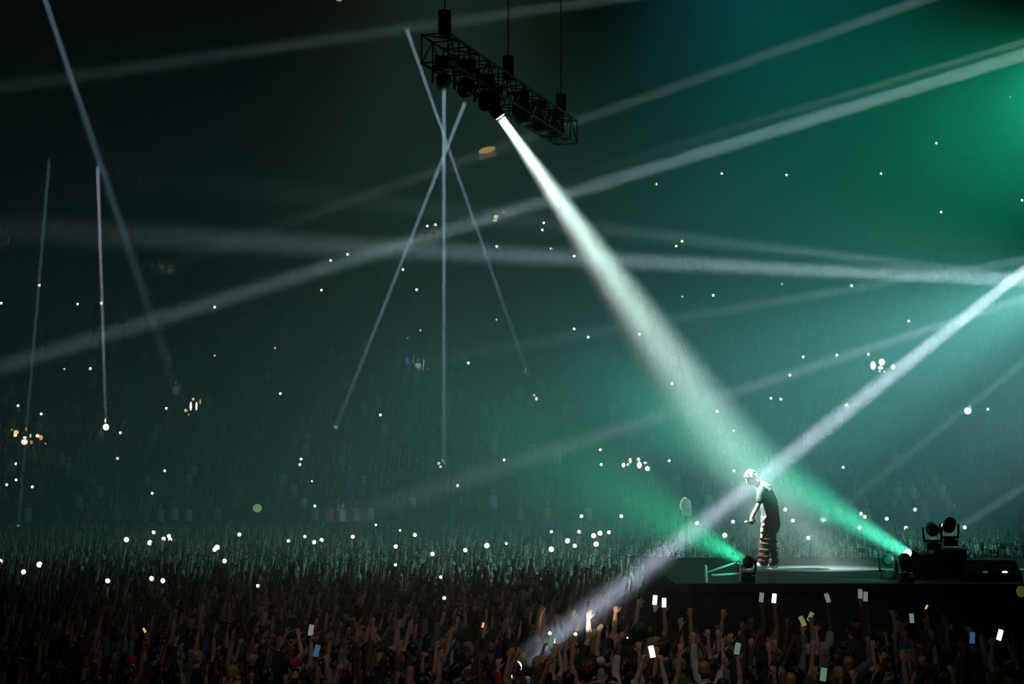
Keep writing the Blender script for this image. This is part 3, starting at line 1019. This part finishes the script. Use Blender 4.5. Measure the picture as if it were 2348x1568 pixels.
TR = {'y': ('yellow', .055), 'w': ('warm', .06), 's': ('white', .045), 'b': ('white', .088), '': ('white', .068)}  # radii enlarged to hold the glare around each torch
for t, lab in zip(S_TORCH, torch_labels(S_TORCH, 'in the stand', 'stand')):
    p = on_stand(t[0], t[1], 1.8)
    kd, r_ = TR[t[2] if len(t) > 2 else '']
    phone_torch(p, r_ * p.y / 75 * .92, kd, lab, 'phone torches in the stand')
RAISED = []       # floor phones: someone in the far crowd holds each one up
for t, lab in zip(F_TORCH, torch_labels(F_TORCH, 'over the floor', 'floor')):
    z = 2.12
    Y = (CAM_Z - z) / -ray(t[0], t[1]).z
    p = P(t[0], t[1], min(Y, 61.6))
    kd, r_ = TR[t[2] if len(t) > 2 else '']
    phone_torch(p, r_ * min(1.0, .35 + .65 * Y / 62), kd, lab, 'phone torches over the floor')
    RAISED.append(p)

# ------------------------------------------------------------------ lamps and lit openings in the stand
LAMPM = {}


def lamp_mat(c, s_):
    key = (c, s_)
    if key not in LAMPM:
        LAMPM[key] = mat('lamp_glow', (.3, .3, .3), .5, emit=c, strength=s_)
    return LAMPM[key]


AMB, WWH, WHT = (1, .55, .18), (1, .82, .62), (1, .98, .94)
LAMPS = [
    (37, 991, 12, 10, AMB, 1.1, 'amber lamp'), (35, 998, 8, 7, WWH, 1.6, 'cream lamp'), (57, 1003, 9, 6, WWH, 3, 'white-hot lamp'), (56, 1013, 15, 13, WWH, 1.3, 'wide cream lamp'), (70, 999, 5, 9, AMB, .9, 'narrow amber lamp'),
    (86, 999, 9, 8, WWH, 1.5, 'cream lamp'), (94, 1003, 9, 12, AMB, .7, 'amber lamp'), (60, 984, 4, 9, AMB, .35, 'dim upright amber lamp'), (27, 985, 5, 5, AMB, .35, 'dim amber lamp'), (72, 1014, 6, 9, AMB, .45, 'dim amber lamp'), (104, 1017, 5, 4, AMB, .45, 'small amber lamp')]


def lamp_at(px, py, wp, hp, c, s_, label, group, up=2.0, Y=None, r_lab=None):
    p = on_stand(px, py, up) if Y is None else P(px, py, Y)
    k = p.y / F_PX
    rx, rz = wp / 2 * k, hp / 2 * k
    zb = stand_z(p.x, p.y) if Y is None else 0.0
    zb = min(zb, p.z - rz - .05)
    t = empty('lamp', (p.x, p.y, zb))
    tag(t, label, 'lamp', group)
    h = p.z - zb
    MB().ell((0, 0, h), (rx, min(rx, rz) * .8, rz), 14, 10).obj('bulb', lamp_mat(c, s_ * (2.6 if Y is None and s_ < 2 else 1)), t, smooth=True)
    mb = MB()
    mb.tube([(0, rx * .5 + .03, 0), (0, rx * .5 + .03, h)], .018, 6)
    mb.box((0, rx * .5 + .02, h), (rx * 1.2, .04, rz * 1.2))
    mb.box((0, rx * .5 + .03, .02), (.16, .16, .04))
    mb.obj('bracket', M_DARKM, t)
    return t


pos_w = ['upper end', 'upper end, lower', 'middle, upper', 'middle, lowest and widest', 'middle, narrow', 'far end, inner', 'far end, outer', 'middle, highest', 'near end, highest', 'middle, low dim', 'far end, lowest']
for L_, pw in zip(LAMPS, pos_w):
    lamp_at(*L_[:6], f'{L_[6]} in the amber-lit box of the stand ({pw})', 'lamps in the amber-lit box')
for L_ in [
    (437.5, 931, 5.5, 21, WHT, 1.6, 'upright white strip lamp of the doorway in the stand, beside the yellow one'), (450.5, 931, 5, 20, WHT, 1.4, 'upright white strip lamp of the doorway in the stand, beside the dark middle'),
    (443, 915, 6, 7, (1, .75, .3), .8, 'small amber lamp over the two white strips'), (426, 941, 8, 8, (1, .9, .35), .55, 'dim yellow lamp beside the foot of the white strips'), (459, 921, 5, 13, (1, .8, .4), .3, 'dim slanting amber lamp beside the white strips'), (433, 950, 5, 4, AMB, .4, 'tiny amber lamp under the two white strips'),
    (1137, 497, 11, 9, WWH, 1.3, 'upper cream lamp of the pair in the amber window'), (1135, 505, 11, 7, WWH, 1.0, 'lower cream lamp of the pair in the amber window'), (1155, 486, 4, 8, WWH, .9, 'narrow cream lamp just past the amber window pair'), (1162, 493, 5, 6, WWH, .22, 'dim pinkish lamp under the narrow cream lamp'),
    (1181, 491, 5, 5, WWH, .25, 'dim pinkish lamp standing off from the amber window'), (1136, 483, 12, 10, AMB, .10, 'dim brownish lamp over the pair in the amber window'),
    (1225, 906, 6, 6, (1, .8, .4), .6, 'yellow upper lamp of the small cream lamp pair'), (1230, 914, 7, 9, WHT, .9, 'white lower lamp of the small cream lamp pair'),
    (1006, 1062, 7, 7, (1, .8, .5), .7, 'yellowish lamp at the foot of the upright beam'), (1010, 1070, 7, 6, WWH, .7, 'cream lamp under the yellowish one at the upright beam foot'),
    (1429.5, 1066, 8, 11, WHT, 4, 'white oval lamp at the start of the warm row'), (1439.5, 1065, 6, 6, WHT, 3, 'tiny round white lamp second in the warm row'), (1445, 1056, 7, 13, (1, .75, .4), 1.2, 'amber upright lamp third in the warm row'), (1464, 1053, 8, 9, WWH, 2.5, 'cream lamp on top of the tall one in the warm row'),
    (1466, 1066, 11, 16, WHT, 4, 'tall white lamp in the middle of the warm row'), (1479.5, 1061, 8, 6, WWH, 2.5, 'flat cream lamp after the tall one in the warm row'), (1484.5, 1074, 11, 11, WHT, 5, 'round starry white lamp at the end of the warm row'),
    (2002, 838, 13, 20, WHT, 4, 'oval white lamp first in the cluster of white lamps'), (2022, 830, 15, 16, WHT, 4, 'big white lamp on top in the cluster of white lamps'), (2019, 843, 12, 9, WHT, 4, 'white lamp under the big one in the cluster of white lamps'), (2048, 841, 9, 12, WHT, 4, 'white lamp against the long lilac beam'),
    (2017, 851, 5, 5, WHT, 1.2, 'tiny white lamp at the bottom of the white lamp cluster'), (2028, 852, 5, 5, WWH, 1.2, 'tiny cream lamp at the bottom of the white lamp cluster'),
    (2219, 942, 17, 16, (.8, .93, 1), 1.4, 'blue-white round lamp alone in the stand'), (2224, 936, 8, 16, (.25, .7, 1), .5, 'blue upright lamp behind the blue-white round one'),
    (243, 979, 14, 15, (1, .93, .85), 7, 'glowing white lamp with an orange rim at the lilac beam foot'), (590, 1165, 21, 19, (.30, .62, .28), .32, 'round dim green lamp low in the stand'),
    (935, 775, 4, 4, AMB, .3, 'tiny orange lamp under the yellow torch in the stand')]:
    lamp_at(*L_[:6], L_[6], 'lamps in the stand')
lamp_at(2341, 1356, 22, 26, (.5, .55, .15), .10, 'dim yellow-green lamp low before the end of the stage', None, Y=26.3)

# dim amber window high on the stand
p = on_stand(1113, 346, 3.0)
kk = p.y / F_PX
win = empty('lit_window', p)
win.rotation_euler = (0, math.radians(-14), 0)
tag(win, 'dim amber window box high in the stand under the hanging truss', 'window')
mb = MB()
for a in (-1, 1):
    mb.box((a * 26 * kk, 0, -3 * kk), (2 * kk, .3, 34 * kk))
    mb.box((0, 0, (-3 + a * 17) * kk), (52 * kk, .3, 2 * kk))
mb.obj('frame', M_DARKM, win)
MB().ell((4 * kk, .1, 2 * kk), (20 * kk, .25, 7 * kk), 16, 8).obj('lamp_shade', lamp_mat((1, .58, .2), 2.4), win, smooth=True)
MB().box((2 * kk, .3, -9 * kk), (40 * kk, .05, 14 * kk)).obj('back_panel', lamp_mat((.55, .42, .3), .5), win)

# pale two-tier lantern beyond the stage, its caught light put in as emission
p = P(1573, 1162, 45)
kk = p.y / F_PX
lan = empty('unit', (p.x, p.y, 0))
tag(lan, 'pale two-tier lantern on a pole beyond the stage end', 'unit')
h = p.z
MB().tube([(-9 * kk, 0, h - 0 * kk), (-8 * kk, 0, h + 10 * kk), (-3 * kk, 0, h + 17 * kk)], [6 * kk] * 3, 6).obj('side_tube', lamp_mat((.9, .9, .85), .5), lan)
mb = MB().tube([(0, 0, h - 4 * kk), (0, 0, h + 10 * kk), (0, 0, h + 18 * kk)], [13 * kk, 12 * kk, 7 * kk], 10, cap=False)
mb.obj('upper_tier', lamp_mat((.62, .68, .64), .18), lan)
MB().tube([(1 * kk, 0, h - 20 * kk), (0, 0, h - 6 * kk)], [11 * kk, 13 * kk], 10, cap=False).obj('lower_tier', lamp_mat((.6, .66, .64), .14), lan)
MB().tube([(0, 0, 0), (0, 0, h - 20 * kk)], .04, 8).obj('pole', M_DARKM, lan)

# ------------------------------------------------------------------ the nearer crowd, each person an object
LOOK = V3(4.86, 30.0, 0)


def facing(x, y):
    return math.atan2(-(LOOK.x - x), (LOOK.y - y))


def hand_centre(pose):
    """where a phone sits for a pose, in body space"""
    c = []
    for k in (0, 1):
        S, E, Wr, ha, pn, curl, pt, sx = arm_points(pose, k)
        if ha.z > .5:
            c.append(Wr + ha.normalized() * .11)
    return sum(c, V3(0, 0, 0)) / len(c)


combos = []
for s_ in SHIRTS:
    for h_ in HAIRS:
        for c_ in (HAIRC if h_ not in ('cap', 'bald') else ([('black', (.01, .01, .01), 3), ('white', (.5, .5, .5), 1), ('red', (.3, .02, .02), 1)] if h_ == 'cap' else [('', (0, 0, 0), 2)])):
            wt = s_[2] * c_[2] * {'short': 6, 'long': 5, 'bun': 1.5, 'ponytail': 2, 'curly': 2, 'cap': 2, 'bald': .6}[h_]
            combos.append((s_, h_, c_, wt))
USED = set()


def hair_text(h_, c_):
    return {'short': f'short {c_} hair', 'long': f'long {c_} hair', 'bun': f'{c_} hair in a bun', 'ponytail': f'{c_} ponytail', 'curly': f'curly {c_} hair', 'cap': f'{c_} cap', 'bald': 'bald head'}[h_]


def dress(r, pose, px=None, where=''):
    for _ in range(4000):
        t = r.random() * sum(c[3] for c in combos)
        for c in combos:
            t -= c[3]
            if t <= 0:
                break
        sl = r.choice([.5, .5, 1.75])
        key = (c[0][0], c[1], c[2][0], pose, sl)
        if key not in USED:
            USED.add(key)
            break
    s_, h_, c_, _w = c
    lab = f"person with {hair_text(h_, c_[0])} in {s_[0]} {'long-sleeved top' if sl > 1 else 'short-sleeved shirt'}, {POSE_TEXT[pose]}"
    return dict(hair=h_, hairc=c_[1], shirtc=s_[1], sleeve=sl, skin=r.choice(SKINS)), lab


rp = random.Random(11)
PEOPLE = []
GRP = 'people in the standing crowd nearest the camera'


def place_hand(px, py, pose, Y=None, skin=None, yaw=0.0, plain=False):
    """stands a person so that the raised hand comes where the photo shows it"""
    hc = hand_centre(pose)
    sc_ = rp.uniform(.98, 1.06)
    r_ = ray(px, py)
    if px in (1746, 1502, 1984, 1858):
        Y = 25.2
    if Y is None:
        Y = (CAM_Z - hc.z * sc_) / -r_.z
        if px > 1450 or Y > 26.0:
            if Y > 25.75:
                Y = 25.7
                sc_ = (CAM_Z + r_.z * Y) / hc.z
    else:
        sc_ = (CAM_Z + r_.z * Y) / hc.z
    sc_ = max(.90, min(1.13, sc_))
    hp_ = EYE + r_ * Y
    rz = facing(hp_.x, hp_.y) + yaw
    base_s = sc_
    for dY in (0, .3, -.3, .55, -.55, .8):
        hp_ = EYE + r_ * (Y + dY)
        sc_ = max(.90, min(1.13, hp_.z / hc.z))
        rz = facing(hp_.x, hp_.y) + yaw
        off = Matrix.Rotation(rz, 3, 'Z') @ (hc * sc_)
        if hp_.y - off.y < 25.9 and all(math.hypot(hp_.x - off.x - a, hp_.y - off.y - b) > .42 for a, b in PEOPLE):
            break
    off = Matrix.Rotation(rz, 3, 'Z') @ (hc * sc_)
    x, y = hp_.x - off.x, hp_.y - off.y
    kw, lab = dress(rp, pose)
    if plain:
        while kw['sleeve'] > 1 or max(kw['shirtc']) > .08:
            kw, lab = dress(rp, pose)
    if skin: kw['skin'] = skin
    make_person(x, y, rz, pose, scale=sc_, label=lab, group=GRP, **kw)
    PEOPLE.append((x, y))
    return V3(hp_.x, hp_.y, hc.z * sc_), rz, sc_


PHONES = [(1775, 1378, 'white', 'phone_one', .12, 'glaring white phone screen lifted before the stage front'), (1746, 1376, 'grey', 'phone_one', .1, 'dim grey phone screen beside the glaring one before the stage'), (1523, 1388, 'white', 'phone_one', 0, 'white phone screen lifted, the lower of two before the stage end'),
          (1502, 1382, 'white', 'phone_one', .1, 'small white phone screen, the upper of two before the stage end'), (1897, 1377, 'grey', 'phone_one', -.3, 'grey phone screen tilted under the middle of the stage front'), (1972, 1366, 'grey', 'phone_one', .05, 'grey phone screen, the lower of a pair under the deck lights'),
          (1984, 1359, 'grey', 'phone_one', .1, 'grey phone screen, the upper of a pair under the deck lights'), (2090, 1424, 'grey', 'phone_up', 0, 'broad grey phone screen under the dark cases of the deck'), (1840, 1431, 'yellow', 'phone_one', -.4, 'yellowish phone screen tilted over heads before the stage'),
          (2292, 1463, 'white', 'phone_up', .35, 'glaring white phone screen low before the stage end wedge speakers'), (1495, 1502, 'white', 'phone_up', -.2, 'glaring white phone screen low amid dark heads'), (1691, 1495, 'green', 'phone_one', .2, 'greenish phone screen above a raised forearm'),
          (1265, 1476, 'green', 'phone_up', .2, 'pale green phone screen under the two lit hands'), (714, 1452, 'grey', 'phone_one', .1, 'pale phone screen alone in the dark crowd'), (727, 1500, 'blue', 'phone_one', .2, 'blue phone screen below the pale one in the dark crowd'),
          (332, 1452, 'orange', 'phone_one', -.7, 'orange glowing phone tilted in the dark crowd'), (1108, 1440, 'orange', 'phone_one', .2, 'small orange phone light in the dark crowd'), (1888, 1555, 'green', 'phone_up', .15, 'green phone screen at the picture bottom'),
          (2124, 1398, 'orange', 'phone_one', .6, 'tiny orange phone light before the dark cases'), (1858, 1420, 'yellow', 'phone_one', .5, 'pale phone light beside the yellowish screen'), (2229, 1470, 'blue', 'phone_one', .1, 'blue phone screen low before the stage')]
for px, py, kind, pose, tilt, lab in PHONES:
    hp_, rz, sc_ = place_hand(px, py, pose)
    R3 = Matrix.Rotation(rz, 3, 'Z')
    phone_screen(hp_ + R3 @ V3(0, -.005, .045), rz * .3, tilt, kind, lab, 'phones filming in the nearer crowd', 1.0 if kind != 'orange' else .5)
# hands the beams and torches catch
for (px, py, Yt, kd, tgt, en, colr, lab) in [(1318, 1453, 23.7, 'warm', (1350, 1408, 24.2), 60, (1, .90, .80), 'warm phone torch just below the glaring raised hand'),
                                             (1262, 1452, 23.5, 'warm', (1262, 1400, 24.2), 6, (1, .78, .6), 'warm phone torch below the two pale raised hands'),
                                             (1440, 1462, 23.7, 'warm', (1413, 1395, 24.3), 7, (1, .45, .08), 'small added amber torch below the raised fist')]:  # unseen torch added as a source for the fist's amber light
    p = P(px, py, Yt)
    o = phone_torch(p, .028 if px < 1400 else .012, kd, lab, 'phone torches lighting raised hands')
    spot(p + V3(0, .03, .03), P(*tgt), 60, en, colr, .02, 1.0, 'torch_lamp')
place_hand(1350, 1404, 'right_up', Y=24.2, plain=True, skin=(.55, .36, .28))
place_hand(1412, 1388, 'fist_up', Y=24.3, plain=True, skin=(.5, .3, .2))
place_hand(1244, 1396, 'left_up', Y=24.0, plain=True, skin=(.5, .32, .24))
place_hand(1279, 1402, 'both_up', Y=24.4, plain=True, skin=(.45, .28, .2))
place_hand(1207, 1395, 'right_up', Y=24.6)
place_hand(1465, 1352, 'point_up', Y=25.4)
place_hand(1850, 1500, 'arms_down', Y=21.3) if 0 else None
for px, py, pose in [(1100, 1500, 'right_up'), (850, 1480, 'both_up'), (560, 1360, 'left_up'), (470, 1330, 'right_up'), (640, 1480, 'swaying'), (260, 1450, 'both_up'), (170, 1460, 'right_up'), (1420, 1480, 'left_up'), (1560, 1420, 'right_up'), (1620, 1400, 'both_up'), (1830, 1460, 'bent_up'), (2170, 1420, 'left_up'), (1700, 1430, 'right_up')]:
    place_hand(px, py, pose)

rows = []
y = 19.55
ri = 0
while y < 26.6:
    half = 1174 / F_PX * y + .35
    n = int(2 * half / .60)
    for i in range(n + 1):
        x = -half + (i + .5 * (ri % 2)) * .60 + rp.uniform(-.11, .11)
        yy = y + rp.uniform(-.12, .12)
        if yy > 25.75 and x > -.75:
            continue
        rows.append((x, yy))
    y += .56
    ri += 1
rows = [q for q in rows if all(math.hypot(q[0] - a, (q[1] - b)) > .40 for a, b in PEOPLE)]
rows.sort(key=lambda q: q[1])
NEAR_MAX = 299 - len(PEOPLE)
near, REST = rows[:NEAR_MAX], rows[NEAR_MAX:]
POSE_W = [('both_up', 10), ('right_up', 12), ('left_up', 12), ('point_up', 5), ('fist_up', 4), ('clap_high', 3), ('swaying', 4), ('arms_down', 26), ('bent_up', 7), ('hands_head', 2)]
for x, y in near:
    t = rp.random() * sum(w_ for _, w_ in POSE_W)
    for pose, w_ in POSE_W:
        t -= w_
        if t <= 0:
            break
    kw, lab = dress(rp, pose)
    make_person(x, y, facing(x, y) + rp.uniform(-.25, .25), pose, scale=rp.uniform(.90, 1.04), label=lab, group=GRP, **kw)

# ------------------------------------------------------------------ the rest of the standing crowd: one mass
def simple_person(pose, hair):
    """light version of a person for the far crowd; material index per face"""
    mb = MB()
    mb.m = 0
    mb.tube([(0, .0, 1.40), (0, .01, 1.58)], .055, 5, cap=False)
    mb.ell((0, .015, 1.655), (.078, .098, .115), 7, 5)
    for k in (0, 1):
        S, E, Wr, ha, pn, curl, pt, sx = arm_points(pose, k)
        mb.m = 1
        mb.tube([V3(sx * .10, 0, 1.41), S, S.lerp(E, .5)], [.07, .068, .060], 5, cap=False)
        mb.m = 0
        mb.tube([S.lerp(E, .45), E, Wr], [.047, .042, .028], 5, cap=False)
        d = ha.normalized(); n = (pn - d * pn.dot(d)).normalized(); a = d.cross(n) * -sx
        mb.tube([Wr, Wr + d * .05, Wr + d * .09], [(.026, .018), (.040, .017), (.042, .014)], 5, ref=a, cap=False)
        if E.z > 1.4:
            for off, ln in ((.030, .07), (.010, .08), (-.010, .078), (-.029, .06)):
                q = Wr + d * .085 + a * off
                mb.tube([q, q + (d + a * off * 5).normalized() * ln * .55, q + (d + a * off * 5 + n * curl).normalized() * ln], [.011, .010, .008], 3, cap=False)
            q = Wr + d * .03 + a * .03
            mb.tube([q, q + (d + a).normalized() * .07], [.014, .010], 3, cap=False)
    mb.m = 1
    mb.tube([(0, 0, .84), (0, 0, 1.1), (0, .0, 1.30), (0, 0, 1.42), (0, 0, 1.48)], [(.185, .135), (.16, .12), (.185, .13), (.18, .115), (.08, .07)], 8, ref=(1, 0, 0), cap=False)
    mb.m = 3
    for sx in (-1, 1):
        mb.tube([(sx * .09, 0, .9), (sx * .115, 0, .5), (sx * .12, 0, .08)], [.10, .075, .06], 5, cap=False)
        mb.box((sx * .125, .05, .04), (.09, .26, .08))
    mb.m = 2
    if hair:
        mb.ell((0, -.012, 1.70), (.088, .102, .088), 7, 5)
        if hair == 2:
            mb.tube([(0, -.06, 1.68), (0, -.09, 1.50), (0, -.09, 1.34)], [(.09, .05), (.10, .045), (.07, .03)], 6, ref=(1, 0, 0), cap=False)
    return mb


def scatter(name, templates, places, mats, pick):
    """one mesh of many figures. places: (x, y, z, rz, scale, template index)"""
    VV, LL, CC, MI = [], [], [], []
    base = 0
    T = []
    for mb in templates:
        v = np.array(mb.v, dtype=np.float32)
        T.append((v, mb.f, np.array(mb.mi)))
    for (x, y, z, rz, s_, ti) in places:
        v, f, mi = T[ti]
        c, s2 = math.cos(rz), math.sin(rz)
        R = np.array([[c, -s2, 0], [s2, c, 0], [0, 0, 1]], dtype=np.float32)
        VV.append(v @ R.T * s_ + np.array([x, y, z], dtype=np.float32))
        key = ti
        if not hasattr(mb, 'cache'):
            pass
        fl = FLAT.setdefault(id(f), (np.concatenate([np.array(q) for q in f]), np.array([len(q) for q in f])))
        LL.append(fl[0] + base)
        CC.append(fl[1])
        MI.append(pick()[mi])
        base += len(v)
    V_ = np.concatenate(VV); L_ = np.concatenate(LL); C_ = np.concatenate(CC); M_ = np.concatenate(MI)
    me = bpy.data.meshes.new(name)
    me.vertices.add(len(V_)); me.vertices.foreach_set('co', V_.ravel())
    me.loops.add(len(L_)); me.loops.foreach_set('vertex_index', L_.astype(np.int32))
    me.polygons.add(len(C_))
    me.polygons.foreach_set('loop_start', np.concatenate([[0], np.cumsum(C_)[:-1]]).astype(np.int32))
    me.polygons.foreach_set('loop_total', C_.astype(np.int32))
    me.polygons.foreach_set('material_index', M_.astype(np.int32))
    me.update(calc_edges=True)
    for m in mats:
        me.materials.append(m)
    me.shade_smooth()
    o = bpy.data.objects.new(name, me)
    COL.objects.link(o)
    return o


FLAT = {}
FAR_POSES = ['both_up', 'right_up', 'left_up', 'phone_up', 'phone_one', 'swaying', 'point_up', 'arms_down', 'bent_up', 'fist_up', 'clap_high']
TEMPL = [simple_person(p_, h_) for p_ in FAR_POSES for h_ in (1, 2)]
KEEP = TEMPL
FM = [mat('far_skin', c, .6) for c in SKINS]
nS = len(FM)
FM += [mat('far_cloth', s_[1], .9) for s_ in SHIRTS]
nC = len(SHIRTS)
FM += [mat('far_hair', h_[1], .6) for h_ in HAIRC]
FM += [mat('far_trousers', (.015, .017, .025), .9)]


def pick_far():
    sh = SHIRTS.index(wchoice(rp, SHIRTS))
    ha = HAIRC.index(wchoice(rp, HAIRC))
    return np.array([rp.randrange(nS), nS + sh, nS + nC + ha, nS + nC + len(HAIRC)])


far = []
y = 26.75
ri = 0
ph_t = FAR_POSES.index('phone_one') * 2
hcP = hand_centre('phone_one')
for p in RAISED:
    rz = facing(p.x, p.y) + rp.uniform(-.3, .3)
    s_ = (p.z - .02) / hcP.z
    off = Matrix.Rotation(rz, 3, 'Z') @ (hcP * s_)
    far.append((p.x - off.x, p.y - off.y + .06, 0, rz, s_, ph_t + rp.randrange(2)))
taken = [(a[0], a[1]) for a in far]
wts = [5, 6, 6, 1, 1, 2, 2, 5, 2, 1, 1]
while y < 63.2:
    half = 1174 / F_PX * y + .8
    n = int(2 * half / .60)
    for i in range(n + 1):
        x = -half + (i + .5 * (ri % 2)) * .60 + rp.uniform(-.14, .14)
        yy = y + rp.uniform(-.16, .16)
        if yy > STAND_Y - STAND_K * x * x - 1.65:
            continue
        if x > SX0 - .5 and 25.9 < yy < 34.1:
            continue
        if x > -.7 and yy < 26.9:
            continue
        if x > SX0 and 34 < yy < 42:
            if rp.random() < .5: continue
        if any(abs(x - a) < .35 and abs(yy - b) < .35 for a, b in taken):
            continue
        t = rp.random() * sum(wts)
        for k, w_ in enumerate(wts):
            t -= w_
            if t <= 0: break
        far.append((x, yy, 0, facing(x, yy) + rp.uniform(-.3, .3), rp.uniform(.9, 1.05), 2 * k + rp.randrange(2)))
    y += .58 if y < 45 else .68
    ri += 1
for (x, yy) in REST:
    far.append((x, yy, 0, facing(x, yy), rp.uniform(.92, 1.04), rp.randrange(len(TEMPL))))
crowd = scatter('crowd', TEMPL, far, FM, pick_far)
tag(crowd, 'packed standing crowd with raised hands reaching back to the stand', 'crowd', kind='stuff')

# ------------------------------------------------------------------ seats and seated audience on the stand
def seated(arms):
    mb = MB()
    mb.m = 0
    mb.ell((0, .02, 1.20), (.08, .10, .115), 6, 4)
    mb.m = 1
    mb.tube([(0, 0, .42), (0, 0, .8), (0, 0, 1.0), (0, 0, 1.06)], [(.19, .14), (.18, .12), (.19, .11), (.08, .07)], 6, ref=(1, 0, 0), cap=False)
    mb.m = 3
    for sx in (-1, 1):
        mb.tube([(sx * .1, 0, .48), (sx * .11, .42, .50), (sx * .11, .45, .06)], [.08, .065, .05], 4, cap=False)
    mb.m = 2
    mb.ell((0, -.01, 1.235), (.088, .10, .09), 6, 4)
    if arms:
        mb.m = 0
        for sx in ((-1, 1) if arms == 2 else (1,)):
            mb.tube([(sx * .2, 0, 1.0), (sx * .27, .1, 1.25), (sx * .22, .15, 1.52)], [.05, .042, .035], 4, cap=False)
            mb.box((sx * .22, .16, 1.58), (.07, .03, .13))
    return mb


ST = [seated(0), seated(1), seated(2)]
seats, aud = [], []
M_SEAT = mat('seat_plastic', (.02, .022, .03), .7)
seat_mb = MB()
seat_mb.box((0, .05, .42), (.44, .42, .05))
seat_mb.box((0, -.2, .68), (.44, .05, .50))
seat_mb.box((0, 0, .2), (.06, .06, .4))
for k in range(63):
    z = STAND_Z + (k - .5) * .45 + (.45 if k else .45)
    for i in range(int(80 / .56)):
        x = -40 + i * .56
        yl = STAND_Y - STAND_K * x * x + k * .9
        if abs(x) > 1174 / F_PX * (yl) + 1.5:
            continue
        if (i % 26) < 2:
            continue
        seats.append((x, yl + .1, z, math.pi, 1, 0))
        if rp.random() < .86:
            aud.append((x, yl + .05, z, math.pi + math.atan2(x - 3, yl - 30) * -1 + rp.uniform(-.3, .3), rp.uniform(.92, 1.05), rp.choice([0, 0, 0, 1, 1, 2])))
so = scatter('arena_seats', [seat_mb], seats, [M_SEAT], lambda: np.array([0]))
tag(so, 'dark tip-up seats in rising rows of the stand', 'seats', kind='stuff')
ao = scatter('seated_audience', ST, aud, FM, pick_far)
tag(ao, 'hazy audience filling the rows of the rising stand', 'audience', kind='stuff')
